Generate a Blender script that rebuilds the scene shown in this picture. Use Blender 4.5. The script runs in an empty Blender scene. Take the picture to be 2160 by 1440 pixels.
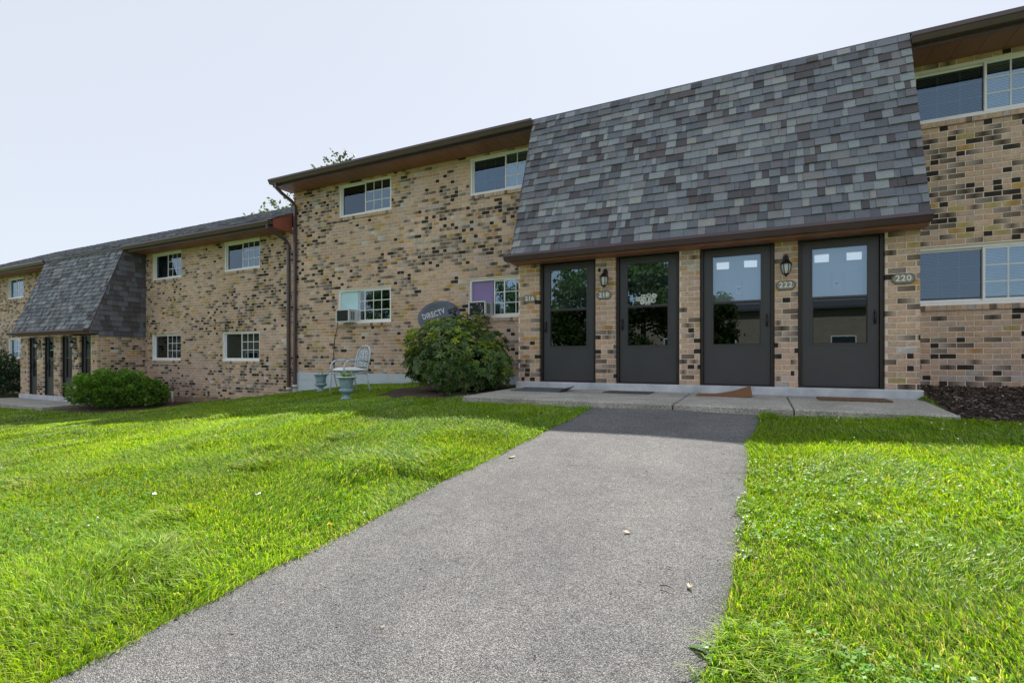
import bpy, bmesh, math, random
import numpy as np
from mathutils import Vector, Matrix, Euler

rng = np.random.default_rng(7)
rnd = random.Random(11)
S = bpy.context.scene
C = S.collection
R = math.radians

# ------------------------------------------------------------------ camera, sky, sun, exposure
TH = R(26.3)
CAMZ = .42
FPX = 1052.
cd = bpy.data.cameras.new("camera")
cam = bpy.data.objects.new("camera", cd)
C.objects.link(cam)
cam.location = (0, 0, CAMZ)
cam.rotation_euler = (math.pi / 2, 0, TH)
cd.sensor_width = 36
cd.lens = 36 * FPX / 2160
cd.shift_y = 35 / 2160
cd.clip_start = .05
cd.clip_end = 600
S.camera = cam

SUN_EL = 51.8
SUN_AZ = -4.0          # degrees from +Y (behind the buildings)
w = bpy.data.worlds.new("World")
S.world = w
w.use_nodes = True
nt = w.node_tree
bgn = nt.nodes["Background"]
sky = nt.nodes.new("ShaderNodeTexSky")
sky.sky_type = 'NISHITA'
sky.sun_disc = False
sky.sun_elevation = R(SUN_EL)
sky.sun_rotation = R(SUN_AZ)
sky.altitude = 100
sky.air_density = 1.0
sky.dust_density = .6
sky.ozone_density = 1.0
hsv = nt.nodes.new("ShaderNodeHueSaturation")
hsv.inputs['Saturation'].default_value = .6
nt.links.new(sky.outputs[0], hsv.inputs['Color'])
hz = nt.nodes.new("ShaderNodeMix")          # thin high haze: evens the clear sky out
hz.data_type = 'RGBA'
hz.inputs[0].default_value = .92
hz.inputs[7].default_value = (1.97, 2.10, 2.36, 1)
nt.links.new(hsv.outputs[0], hz.inputs[6])
nt.links.new(hz.outputs[2], bgn.inputs[0])
bgn.inputs[1].default_value = .15
sl = bpy.data.lights.new("sun", 'SUN')
sun = bpy.data.objects.new("sun", sl)
C.objects.link(sun)
sl.energy = 3.45
sl.angle = R(.6)
sl.color = (1, .94, .84)
sun.rotation_euler = Euler((-R(90 - SUN_EL), 0, R(-SUN_AZ)), 'XYZ')
S.view_settings.view_transform = 'Standard'
S.view_settings.look = 'None'
S.view_settings.gamma = 1
S.view_settings.use_curve_mapping = False
S.view_settings.exposure = 1.27
S.render.engine = 'CYCLES'
S.cycles.max_bounces = 8
S.cycles.transparent_max_bounces = 12
S.cycles.use_denoising = True

# ------------------------------------------------------------------ materials
def nodes_of(name):
    m = bpy.data.materials.new(name)
    m.use_nodes = True
    return m, m.node_tree, m.node_tree.nodes["Principled BSDF"]

def N(t, typ, **kw):
    n = t.nodes.new(typ)
    for k, v in kw.items():
        setattr(n, k, v)
    return n

def mixc(t, fac, a, b, blend='MIX'):
    n = t.nodes.new("ShaderNodeMix")
    n.data_type = 'RGBA'
    n.blend_type = blend
    n.clamp_factor = True
    for sock, v in ((n.inputs[0], fac), (n.inputs[6], a), (n.inputs[7], b)):
        if hasattr(v, 'is_linked'):
            t.links.new(v, sock)
        else:
            sock.default_value = v if not isinstance(v, tuple) else (*v, 1)[:4]
    return n.outputs[2]

def noise(t, scale, detail=4, rough=.6, vec=None):
    n = t.nodes.new("ShaderNodeTexNoise")
    n.inputs['Scale'].default_value = scale
    n.inputs['Detail'].default_value = detail
    n.inputs['Roughness'].default_value = rough
    if vec is None:
        g = t.nodes.new("ShaderNodeNewGeometry")
        vec = g.outputs['Position']
    t.links.new(vec, n.inputs['Vector'])
    return n.outputs['Fac']

def ramp(t, fac, stops):
    n = t.nodes.new("ShaderNodeValToRGB")
    cr = n.color_ramp
    while len(cr.elements) < len(stops):
        cr.elements.new(.5)
    for e, (p, c) in zip(cr.elements, stops):
        e.position = p
        e.color = (*c, 1) if len(c) == 3 else c
    t.links.new(fac, n.inputs[0])
    return n.outputs[0]

def bump(t, p, h, strength=.3, dist=.01):
    b = t.nodes.new("ShaderNodeBump")
    b.inputs['Strength'].default_value = strength
    b.inputs['Distance'].default_value = dist
    t.links.new(h, b.inputs['Height'])
    t.links.new(b.outputs[0], p.inputs['Normal'])

def mat(name, col, rough=.6, var=.12, scale=6., bmp=0., bscale=None, spec=.5, metal=0.):
    m, t, p = nodes_of(name)
    f = noise(t, scale, 5)
    a = tuple(c * (1 - var) for c in col)
    b = tuple(min(1, c * (1 + var)) for c in col)
    t.links.new(ramp(t, f, [(.3, a), (.7, b)]), p.inputs['Base Color'])
    p.inputs['Roughness'].default_value = rough
    p.inputs['Specular IOR Level'].default_value = spec
    p.inputs['Metallic'].default_value = metal
    if bmp:
        bump(t, p, noise(t, bscale or scale * 10, 3), bmp, .004)
    return m

def attr_mat(name, rough=.85, grain=90., gamt=.35, bmp=.4, spec=.3, soil=0.):
    """material that takes each piece's own colour from the mesh and adds grain"""
    m, t, p = nodes_of(name)
    a = N(t, "ShaderNodeAttribute", attribute_name="Col")
    g1 = noise(t, grain, 4, .7)
    g2 = noise(t, grain * .17, 3, .6)
    r1 = ramp(t, g1, [(.28, (1 - gamt,) * 3), (.72, (1 + gamt,) * 3)])
    c = mixc(t, 1., a.outputs['Color'], r1, 'MULTIPLY')
    r2 = ramp(t, g2, [(.3, (.86, .86, .87)), (.7, (1.1, 1.09, 1.07))])
    c = mixc(t, 1., c, r2, 'MULTIPLY')
    if soil:
        c = mixc(t, 1., c, ramp(t, noise(t, .9, 4, .6), [(.32, (.84, .83, .82)), (.66, (1.08, 1.07, 1.06))]), 'MULTIPLY')
        g3 = noise(t, 62, 3, .55)
        c = mixc(t, 1., c, ramp(t, g3, [(.30, (.30, .28, .27)), (.385, (1, 1, 1))]), 'MULTIPLY')
    t.links.new(c, p.inputs['Base Color'])
    p.inputs['Roughness'].default_value = rough
    p.inputs['Specular IOR Level'].default_value = spec
    if bmp:
        bump(t, p, g1, bmp, .003)
    return m

def leaf_mat(name, rough=.45, trans=.45, tint=(1.35, 1.35, .7)):
    m, t, p = nodes_of(name)
    a = N(t, "ShaderNodeAttribute", attribute_name="Col")
    t.links.new(a.outputs['Color'], p.inputs['Base Color'])
    p.inputs['Roughness'].default_value = rough
    p.inputs['Specular IOR Level'].default_value = .4
    tr = t.nodes.new("ShaderNodeBsdfTranslucent")
    c = mixc(t, 1., a.outputs['Color'], tint, 'MULTIPLY')
    t.links.new(c, tr.inputs['Color'])
    mx = t.nodes.new("ShaderNodeMixShader")
    mx.inputs[0].default_value = trans
    t.links.new(p.outputs[0], mx.inputs[1])
    t.links.new(tr.outputs[0], mx.inputs[2])
    t.links.new(mx.outputs[0], t.nodes["Material Output"].inputs[0])
    return m

def glass_mat(name, tint, base=.1, wav=0.):
    m, t, p = nodes_of(name)
    t.nodes.remove(p)
    tr = t.nodes.new("ShaderNodeBsdfTransparent")
    tr.inputs[0].default_value = (*tint, 1)
    gl = t.nodes.new("ShaderNodeBsdfGlossy")
    gl.inputs['Roughness'].default_value = .0
    gl.inputs['Color'].default_value = (.62, .82, 1, 1)
    fr = t.nodes.new("ShaderNodeFresnel")
    fr.inputs[0].default_value = 1.52
    if wav:
        b = t.nodes.new("ShaderNodeBump")
        b.inputs['Strength'].default_value = wav
        b.inputs['Distance'].default_value = .01
        t.links.new(noise(t, 2.2, 1, .4), b.inputs['Height'])
        t.links.new(b.outputs[0], gl.inputs['Normal'])
    ma = t.nodes.new("ShaderNodeMath")
    ma.operation = 'MULTIPLY_ADD'
    ma.inputs[1].default_value = 1.6
    ma.inputs[2].default_value = base
    ma.use_clamp = True
    t.links.new(fr.outputs[0], ma.inputs[0])
    mx = t.nodes.new("ShaderNodeMixShader")
    t.links.new(ma.outputs[0], mx.inputs[0])
    t.links.new(tr.outputs[0], mx.inputs[1])
    t.links.new(gl.outputs[0], mx.inputs[2])
    t.links.new(mx.outputs[0], t.nodes["Material Output"].inputs[0])
    return m

M = {}
M['brick'] = attr_mat("fired brick", .9, 130, .22, .5, .3, 1.)
M['shingle'] = attr_mat("asphalt shingle granules", .9, 260, .38, .5, .25)
M['mortar'] = mat("mortar", (.80, .72, .60), .95, .16, 9, .4, 160)
M['soffit'] = mat("brown soffit", (.33, .135, .098), .45, .12, 3)
M['gutter'] = mat("brown painted aluminium", (.098, .064, .075), .3, .1, 4, spec=.6)
M['redpanel'] = mat("red brown panel", (.34, .105, .075), .5, .1, 4)
M['vinyl'] = mat("white vinyl", (.88, .88, .87), .35, .05, 3)
M['grille'] = mat("white grille", (.72, .76, .78), .4, .03, 5)
M['glass'] = glass_mat("window glass", (.72, .80, .82), .13, .012)
M['screenglass'] = glass_mat("glass behind insect screen", (.50, .57, .63), .05, .012)
M['doorglass'] = glass_mat("storm door glass", (.86, .90, .92), .09, .008)
M['screen'] = glass_mat("storm door lower glass with screen", (.16, .16, .16), .02, .008)
M['blind'] = mat("white blind", (.74, .78, .80), .5, .04, 4)
M['interior'] = mat("dim room", (.035, .04, .042), .9, .2, 2)
M['door'] = mat("charcoal door paint", (.052, .056, .064), .38, .07, 3, spec=.45)
M['doorframe'] = mat("dark door frame", (.022, .018, .018), .4, .1, 4)
M['black'] = mat("black metal", (.012, .012, .014), .35, .1, 8)
M['whitedoor'] = mat("white inner door paint", (.56, .60, .66), .4, .04, 2)
M['darkdoor'] = mat("dark green inner door paint", (.03, .04, .036), .4, .06, 2)
M['paper'] = mat("white paper", (.86, .87, .87), .7, .02, 4)
M['doorlight'] = mat("glowing door light", (.85, .87, .9), .6, .02, 4)
_dl = M['doorlight'].node_tree.nodes["Principled BSDF"]      # added glow stands in for daylight behind the panes
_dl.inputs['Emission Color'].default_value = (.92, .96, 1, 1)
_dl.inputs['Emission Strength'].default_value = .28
M['lampglass'] = mat("seeded lamp glass", (.55, .58, .56), .2, .1, 14)
M['plate'] = mat("beige number plate", (.27, .265, .22), .5, .1, 14)
M['platerim'] = mat("dark plate rim", (.10, .10, .085), .5, .1, 14)
M['numeral'] = mat("white numerals", (.82, .82, .80), .5, .03, 9)
M['pvc'] = mat("white pipe", (.72, .72, .70), .45, .1, 9)
M['acwhite'] = mat("off white appliance housing", (.68, .70, .71), .45, .07, 6)
M['acgrille'] = mat("dark grille mesh", (.045, .055, .062), .6, .2, 40)
M['dish'] = mat("blue grey dish paint", (.12, .15, .20), .45, .1, 5)
M['dishtext'] = mat("light lettering", (.75, .78, .8), .5, .03, 9)
M['bluemetal'] = mat("pale blue grey paint", (.56, .66, .74), .42, .14, 14)
M['urn'] = mat("teal grey urn paint", (.27, .40, .45), .55, .28, 16, .2)
M['cushion'] = mat("white blue cushion cloth", (.84, .89, .93), .85, .12, 10, .2)
M['bark'] = mat("bark", (.075, .055, .04), .9, .3, 12, .6)
M['stem'] = mat("leafy stem", (.09, .075, .045), .8, .3, 20)
M['leaf'] = leaf_mat("shrub leaf", .38, .3)
M['treeleaf'] = leaf_mat("tree leaf", .5, .45)
M['grass'] = leaf_mat("grass blade", .46, .46, (1.55, 1.42, .55))
M['petal'] = mat("white petals", (.78, .82, .76), .6, .06, 20)
M['yellow'] = mat("yellow petals", (.80, .62, .02), .6, .06, 20)
M['dryleaf'] = mat("dry leaf", (.44, .36, .23), .7, .2, 30)
M['panelcyan'] = mat("pale cyan side panel", (.50, .75, .80), .5, .06, 3)
M['panelpurple'] = mat("lilac side panel", (.27, .20, .42), .6, .08, 3)
M['matgrey'] = mat("grey rubber mat", (.10, .11, .125), .75, .35, 40, .5, 120)
M['matdark'] = mat("dark brown mat", (.09, .08, .07), .9, .3, 60, .6, 200)
M['matbrown'] = mat("tan carpet mat", (.24, .115, .05), .95, .15, 50, .6, 260)
M['matcoir'] = mat("coir mat", (.16, .095, .05), .95, .45, 60, .8, 180)

def concrete(name, ca, cb, rough=.9, agg=0.):
    m, t, p = nodes_of(name)
    f = noise(t, 2.2, 6, .65)
    c = ramp(t, f, [(.3, ca), (.72, cb)])
    if agg:
        v = N(t, "ShaderNodeTexVoronoi")
        v.inputs['Scale'].default_value = 95
        g = t.nodes.new("ShaderNodeNewGeometry")
        t.links.new(g.outputs['Position'], v.inputs['Vector'])
        bw = t.nodes.new("ShaderNodeRGBToBW")
        t.links.new(v.outputs['Color'], bw.inputs[0])
        c = mixc(t, 1., c, ramp(t, bw.outputs[0], [(.2, (1 - agg,) * 3), (.55, (1, 1, .98)), (.85, (1 + agg, 1 + agg * .95, 1 + agg * .9))]), 'MULTIPLY')
        bump(t, p, v.outputs['Distance'], .5, .004)
    else:
        bump(t, p, noise(t, 60, 4), .3, .004)
    t.links.new(c, p.inputs['Base Color'])
    p.inputs['Roughness'].default_value = rough
    return m

M['slab'] = concrete("exposed aggregate concrete", (.29, .275, .24), (.50, .48, .43), .9, .35)
M['sill'] = concrete("worn white painted concrete", (.38, .42, .46), (.72, .75, .78), .8)
M['foundation'] = concrete("pale blue painted block", (.52, .60, .67), (.64, .71, .77), .8)

def asphalt():
    m, t, p = nodes_of("weathered asphalt")
    g = t.nodes.new("ShaderNodeNewGeometry")
    v = N(t, "ShaderNodeTexVoronoi")
    v.inputs['Scale'].default_value = 235
    t.links.new(g.outputs['Position'], v.inputs['Vector'])
    bw = t.nodes.new("ShaderNodeSeparateColor")
    t.links.new(v.outputs['Color'], bw.inputs[0])
    stone = ramp(t, bw.outputs[0], [(.0, (.095, .096, .099)), (.35, (.185, .185, .187)), (.7, (.255, .254, .254)), (.95, (.40, .397, .39))])
    gap = ramp(t, v.outputs['Distance'], [(.42, (1, 1, 1)), (.78, (.34, .34, .35))])
    c = mixc(t, 1., stone, gap, 'MULTIPLY')
    big = ramp(t, noise(t, 1.3, 6, .68), [(.32, (.78, .785, .80)), (.66, (1.13, 1.12, 1.10))])
    c = mixc(t, 1., c, big, 'MULTIPLY')
    mid = ramp(t, noise(t, 14, 5, .75), [(.3, (.80, .80, .81)), (.7, (1.14, 1.14, 1.13))])
    c = mixc(t, 1., c, mid, 'MULTIPLY')
    st = ramp(t, noise(t, 4.5, 6, .7), [(.30, (.80, .80, .82)), (.40, (1, 1, 1)), (.63, (1, 1, 1)), (.72, (1.12, 1.11, 1.08))])
    c = mixc(t, 1., c, st, 'MULTIPLY')
    t.links.new(c, p.inputs['Base Color'])
    p.inputs['Roughness'].default_value = .85
    bump(t, p, v.outputs['Distance'], .9, -.006)
    return m
M['asphalt'] = asphalt()

def soil_mat(name, a, b, c3):
    m, t, p = nodes_of(name)
    c = ramp(t, noise(t, 7, 8, .75), [(.3, a), (.55, b), (.75, c3)])
    t.links.new(c, p.inputs['Base Color'])
    p.inputs['Roughness'].default_value = .95
    bump(t, p, noise(t, 40, 5, .7), .8, .02)
    return m
M['turf'] = soil_mat("turf soil", (.055, .085, .013), (.08, .13, .018), (.11, .135, .04))
M['mulch'] = soil_mat("dark mulch", (.012, .010, .009), (.03, .022, .017), (.07, .05, .038))
M['soil'] = soil_mat("brown soil", (.04, .026, .017), (.085, .055, .035), (.13, .09, .06))
M['chip'] = attr_mat("wood chips", .9, 90, .3, .2)
M['basebrown'] = concrete("rust stained base", (.24, .15, .09), (.46, .34, .24), .9)
M['farroof'] = mat("far roof", (.10, .095, .10), .9, .2, 3)
M['farbrick'] = concrete("opposite facade brick", (.34, .26, .19), (.42, .33, .25), .9)

# ------------------------------------------------------------------ object helpers
def link(name, me, m=None, parent=None, **props):
    o = bpy.data.objects.new(name, me)
    C.objects.link(o)
    if m is not None and me is not None and not me.materials:
        me.materials.append(m)
    if parent is not None:
        o.parent = parent
    for k, v in props.items():
        o[k] = v
    return o

def thing(name, label, cat, loc=(0, 0, 0), rz=0., group=None):
    o = bpy.data.objects.new(name, None)
    o.empty_display_size = .2
    C.objects.link(o)
    o.location = loc
    o.rotation_euler = (0, 0, rz)
    o['label'] = label
    o['category'] = cat
    if group:
        o['group'] = group
    return o

def tag(o, label, cat, group=None):
    o['label'] = label
    o['category'] = cat
    if group:
        o['group'] = group
    return o

class MB:
    """collects shapes for ONE mesh object"""
    def __init__(s):
        s.v, s.f, s.c = [], [], []
        s.sm = []
    def add(s, vs, fs, col=None, smooth=False):
        k = len(s.v)
        s.v.extend(tuple(v) for v in vs)
        s.f.extend(tuple(i + k for i in f) for f in fs)
        s.sm.extend([smooth] * len(fs))
        s.c.extend([(col or (1, 1, 1))] * len(vs))
        return s
    def box(s, x0, x1, y0, y1, z0, z1, col=None):
        vs = [(x0, y0, z0), (x1, y0, z0), (x1, y1, z0), (x0, y1, z0), (x0, y0, z1), (x1, y0, z1), (x1, y1, z1), (x0, y1, z1)]
        fs = [(0, 1, 5, 4), (1, 2, 6, 5), (2, 3, 7, 6), (3, 0, 4, 7), (4, 5, 6, 7), (3, 2, 1, 0)]
        return s.add(vs, fs, col)
    def prism_x(s, prof, x0, x1, col=None):
        """closed profile of (y,z), extruded along x"""
        n = len(prof)
        vs = [(x0, y, z) for y, z in prof] + [(x1, y, z) for y, z in prof]
        fs = [(i, (i + 1) % n, n + (i + 1) % n, n + i) for i in range(n)]
        fs += [tuple(range(n - 1, -1, -1)), tuple(range(n, 2 * n))]
        return s.add(vs, fs, col)
    def prism_y(s, prof, y0, y1, col=None):
        n = len(prof)
        vs = [(x, y0, z) for x, z in prof] + [(x, y1, z) for x, z in prof]
        fs = [(i, n + i, n + (i + 1) % n, (i + 1) % n) for i in range(n)]
        fs += [tuple(range(n)), tuple(range(2 * n - 1, n - 1, -1))]
        return s.add(vs, fs, col)
    def prism_z(s, prof, z0, z1, col=None):
        n = len(prof)
        vs = [(x, y, z0) for x, y in prof] + [(x, y, z1) for x, y in prof]
        fs = [(i, (i + 1) % n, n + (i + 1) % n, n + i) for i in range(n)]
        fs += [tuple(range(n - 1, -1, -1)), tuple(range(n, 2 * n))]
        return s.add(vs, fs, col)
    def tube(s, pts, r, n=8, col=None, closed=False, flat=1.0):
        pts = [Vector(p) for p in pts]
        rs = r if isinstance(r, (list, tuple)) else [r] * len(pts)
        vs, fs = [], []
        up = None
        L = len(pts)
        for i, p in enumerate(pts):
            if closed:
                d = pts[(i + 1) % L] - pts[i - 1]
            else:
                d = pts[min(i + 1, L - 1)] - pts[max(i - 1, 0)]
            d.normalize()
            if up is None:
                up = Vector((0, 0, 1)) if abs(d.z) < .9 else Vector((0, 1, 0))
            a = d.cross(up)
            if a.length < 1e-5:
                a = d.cross(Vector((1, 0, 0)))
            a.normalize()
            b = a.cross(d).normalized()
            up = b
            for k in range(n):
                t = 2 * math.pi * k / n + math.pi / n
                vs.append(p + a * (rs[i] * math.cos(t)) + b * (rs[i] * flat * math.sin(t)))
        m = L if closed else L - 1
        for i in range(m):
            for k in range(n):
                j = (i + 1) % L
                fs.append((i * n + k, i * n + (k + 1) % n, j * n + (k + 1) % n, j * n + k))
        if not closed:
            fs.append(tuple(range(n - 1, -1, -1)))
            fs.append(tuple(range((L - 1) * n, L * n)))
        return s.add(vs, fs, col, smooth=n > 4)
    def lathe(s, prof, n=24, c=(0, 0, 0), rib=0., nr=0, col=None):
        """prof = [(r,z[,ribbed])]"""
        vs, fs = [], []
        for q in prof:
            r, z = q[0], q[1]
            for k in range(n):
                t = 2 * math.pi * k / n
                rr = r * (1 + (rib * math.cos(nr * t) if len(q) > 2 else 0))
                vs.append((c[0] + rr * math.cos(t), c[1] + rr * math.sin(t), c[2] + z))
        for i in range(len(prof) - 1):
            for k in range(n):
                fs.append((i * n + k, i * n + (k + 1) % n, (i + 1) * n + (k + 1) % n, (i + 1) * n + k))
        return s.add(vs, fs, col, smooth=True)
    def mesh(s, name):
        me = bpy.data.meshes.new(name)
        me.from_pydata(s.v, [], s.f)
        me.polygons.foreach_set("use_smooth", s.sm)
        a = me.attributes.new("Col", 'FLOAT_COLOR', 'POINT')
        a.data.foreach_set("color", np.array([(*c, 1) for c in s.c], dtype=np.float32).ravel())
        me.update()
        return me
    def build(s, name, m, parent=None, **props):
        return link(name, s.mesh(name), m, parent, **props)

def np_mesh(name, V, F, cols=None, smooth=False):
    """V (n,3); F list of arrays (each m,k)"""
    me = bpy.data.meshes.new(name)
    V = np.ascontiguousarray(V, dtype=np.float32)
    me.vertices.add(len(V))
    me.vertices.foreach_set("co", V.ravel())
    nl = sum(f.size for f in F)
    npoly = sum(len(f) for f in F)
    me.loops.add(nl)
    me.loops.foreach_set("vertex_index", np.concatenate([f.ravel() for f in F]).astype(np.int32))
    me.polygons.add(npoly)
    tot = np.concatenate([np.full(len(f), f.shape[1], np.int32) for f in F])
    st = np.concatenate([[0], np.cumsum(tot)[:-1]]).astype(np.int32)
    me.polygons.foreach_set("loop_start", st)
    me.polygons.foreach_set("loop_total", tot)
    me.polygons.foreach_set("use_smooth", np.full(npoly, smooth, dtype=bool))
    if cols is not None:
        a = me.attributes.new("Col", 'FLOAT_COLOR', 'POINT')
        cc = np.ones((len(V), 4), np.float32)
        cc[:, :3] = cols
        a.data.foreach_set("color", cc.ravel())
    me.update(calc_edges=True)
    return me

BOXF = np.array([(0, 1, 5, 4), (1, 2, 6, 5), (2, 3, 7, 6), (3, 0, 4, 7), (4, 5, 6, 7), (3, 2, 1, 0)])
def boxes_mesh(name, B, cA, cB, axis=0):
    """many boxes joined: B (n,6) x0 x1 y0 y1 z0 z1; colour runs cA -> cB along axis"""
    B = np.asarray(B, float)
    n = len(B)
    X = B[:, [0, 1, 1, 0, 0, 1, 1, 0]]
    Y = B[:, [2, 2, 3, 3, 2, 2, 3, 3]]
    Z = B[:, [4, 4, 4, 4, 5, 5, 5, 5]]
    V = np.stack([X, Y, Z], -1).reshape(-1, 3)
    sel = np.array([0, 1, 1, 0, 0, 1, 1, 0]) if axis == 0 else np.array([0, 0, 1, 1, 0, 0, 1, 1])
    cA, cB = np.asarray(cA), np.asarray(cB)
    col = np.where(sel[None, :, None] == 0, cA[:, None, :], cB[:, None, :]).reshape(-1, 3)
    F = (BOXF[None] + 8 * np.arange(n)[:, None, None]).reshape(-1, 4)
    return np_mesh(name, V, [F], col)

def vnoise(x, y, seed=0, sc=1.0):
    """smooth value noise, vectorised, 0..1"""
    x = np.asarray(x, float) * sc
    y = np.asarray(y, float) * sc
    xi, yi = np.floor(x).astype(int), np.floor(y).astype(int)
    fx, fy = x - xi, y - yi
    fx, fy = fx * fx * (3 - 2 * fx), fy * fy * (3 - 2 * fy)
    def h(a, b):
        n = (a * 374761393 + b * 668265263 + seed * 974711) & 0x7fffffff
        n = ((n ^ (n >> 13)) * 1274126177) & 0x7fffffff
        return ((n ^ (n >> 16)) & 0xffff) / 65535.
    return (h(xi, yi) * (1 - fx) + h(xi + 1, yi) * fx) * (1 - fy) + (h(xi, yi + 1) * (1 - fx) + h(xi + 1, yi + 1) * fx) * fy

def cam_depth(x, y):
    return -x * math.sin(TH) + y * math.cos(TH)
def cam_px(x, y, z):
    d = np.maximum(cam_depth(x, y), 1e-3)
    return 1080 + FPX * (x * math.cos(TH) + y * math.sin(TH)) / d, 755 - FPX * (z - CAMZ) / d

# ------------------------------------------------------------------ ground
W, D = 9.55, 8.20           # wall plane and entrance front plane (y)
GX = [-34, -24, -18, -15, -11.5, -8.5, -5.5, -2.9, -1, 1.5, 4, 9]
GY = [-10, -3, 1, 3, 4.8, 6, 8, 9.6]
GZ = [
 [-2.7, -2.6, -2.4, -2.25, -2.1, -1.9, -1.75, -1.7, -1.7, -1.65, -1.6, -1.5],
 [-2.2, -2.1, -1.9, -1.75, -1.52, -1.3, -1.12, -1.02, -1.02, -.97, -.92, -.85],
 [-1.85, -1.8, -1.6, -1.45, -1.18, -.92, -.70, -.61, -.66, -.56, -.52, -.47],
 [-1.6, -1.55, -1.4, -1.25, -.98, -.72, -.48, -.42, -.47, -.39, -.34, -.3],
 [-1.4, -1.35, -1.22, -1.1, -.8, -.53, -.3, -.25, -.3, -.23, -.2, -.15],
 [-1.25, -1.2, -1.13, -1.08, -.76, -.47, -.29, -.19, -.2, -.18, -.12, -.08],
 [-1.12, -1.1, -1.06, -1.0, -.63, -.33, -.22, -.15, -.15, -.1, -.05, 0],
 [-1.05, -1.03, -1.0, -.92, -.55, -.19, -.15, -.13, -.13, -.06, -.03, 0]]
hx = np.arange(-40, 14.01, .1)
hy_ = np.arange(-14, 10.51, .1)
_rows = np.array([np.interp(hx, GX, r) for r in GZ])
HZ = np.array([np.interp(hy_, GY, _rows[:, i]) for i in range(len(hx))]).T
def blur(a, k):
    for ax in (0, 1):
        p = np.pad(a, [(k, k) if i == ax else (0, 0) for i in (0, 1)], mode='edge')
        cs = np.cumsum(np.insert(p, 0, 0, axis=ax), axis=ax)
        a = (np.take(cs, range(2 * k + 1, cs.shape[ax]), axis=ax) - np.take(cs, range(0, cs.shape[ax] - 2 * k - 1), axis=ax)) / (2 * k + 1)
    return a
HZ = blur(blur(HZ, 6), 5)
def path_z(y):
    return -.2 + .092 * (np.asarray(y, float) - 6.05)
def path_left(y):
    return np.interp(y, [-12, .8, 1.26, 2.06, 3.4, 6.13], [-2.35, -2.165, -2.145, -2.095, -2.03, -1.857])
def path_right(y):
    return np.interp(y, [-12, 1.67, 1.93, 2.45, 3.15, 4.7, 6.06], [-.36, -.125, -.108, -.075, -.078, -.045, .023])
YY, XX = np.meshgrid(hy_, hx, indexing='ij')
_dist = np.maximum(np.maximum(path_left(YY) - XX, XX - path_right(YY)), 0)
_k = np.clip(_dist / .7, 0, 1)
_k = _k * _k * (3 - 2 * _k)
_m = (YY < 6.3)
HZ = np.where(_m, (path_z(YY) - .012) * (1 - _k) + HZ * _k, HZ)
HZ += (vnoise(XX, YY, 3, 1.7) - .5) * .03 * _k
for _x0, _x1, _y0, _y1, _z in ((-3.8, 1.90, 6.06, 8.4, -.15), (-24.1, -18.7, 7.0, 8.4, -1.15)):
    HZ = np.where((XX > _x0) & (XX < _x1) & (YY > _y0) & (YY < _y1), np.minimum(HZ, _z), HZ)
def gz(x, y):
    x, y = np.asarray(x, float), np.asarray(y, float)
    u = np.clip((x - hx[0]) / .1, 0, len(hx) - 1.001)
    v = np.clip((y - hy_[0]) / .1, 0, len(hy_) - 1.001)
    i, j = u.astype(int), v.astype(int)
    a, b = u - i, v - j
    return (HZ[j, i] * (1 - a) + HZ[j, i + 1] * a) * (1 - b) + (HZ[j + 1, i] * (1 - a) + HZ[j + 1, i + 1] * a) * b
ax = np.unique(np.round(np.concatenate([np.linspace(-200, -40, 12), np.arange(-40, -12, .5), np.arange(-12, 7, .1), np.arange(7, 14, .5), np.linspace(14, 200, 12)]), 3))
ay = np.unique(np.round(np.concatenate([np.linspace(-200, -14, 12), np.arange(-14, 0, .4), np.arange(0, 9.9, .1), np.linspace(10, 200, 12)]), 3))
AX, AY = np.meshgrid(ax, ay)
gv = np.stack([AX, AY, gz(AX, AY)], -1).reshape(-1, 3)
nx_, ny_ = len(ax), len(ay)
ii = (np.arange(ny_ - 1)[:, None] * nx_ + np.arange(nx_ - 1)[None]).ravel()
gf = np.stack([ii, ii + 1, ii + nx_ + 1, ii + nx_], -1)
link("ground", np_mesh("ground", gv, [gf], smooth=True), M['turf'], kind="structure")

# asphalt path: crowned strip with ragged edges
ys = np.concatenate([np.arange(-12, 0, .5), np.arange(0, 6.13, .06), [6.14]])
pv, pf = [], []
US = [0, .008] + [i / 12 for i in range(1, 12)] + [.992, 1]
nc = len(US)
for j, y in enumerate(ys):
    l = float(path_left(y)) + (float(vnoise(y, 0, 5, 2.)) - .5) * .03 + (float(vnoise(y, 0, 6, 11.)) - .5) * .016
    r = float(path_right(y)) + (float(vnoise(y, 0, 7, 2.)) - .5) * .03 + (float(vnoise(y, 0, 8, 11.)) - .5) * .016
    for i in range(nc):
        u = US[i]
        edge = min(u, 1 - u)
        z = float(path_z(y)) + .006 - (.03 if edge == 0 else 0) + .012 * math.sin(math.pi * u) + (float(vnoise(u * 1.9, y, 9, 2.)) - .5) * .008
        pv.append((l + (r - l) * u, y, z))
for j in range(len(ys) - 1):
    for i in range(nc - 1):
        a = j * nc + i
        pf.append((a, a + 1, a + nc + 1, a + nc))
link("asphalt_path", np_mesh("asphalt_path", np.array(pv), [np.array(pf)], smooth=True), M['asphalt'], kind="structure")

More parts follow.
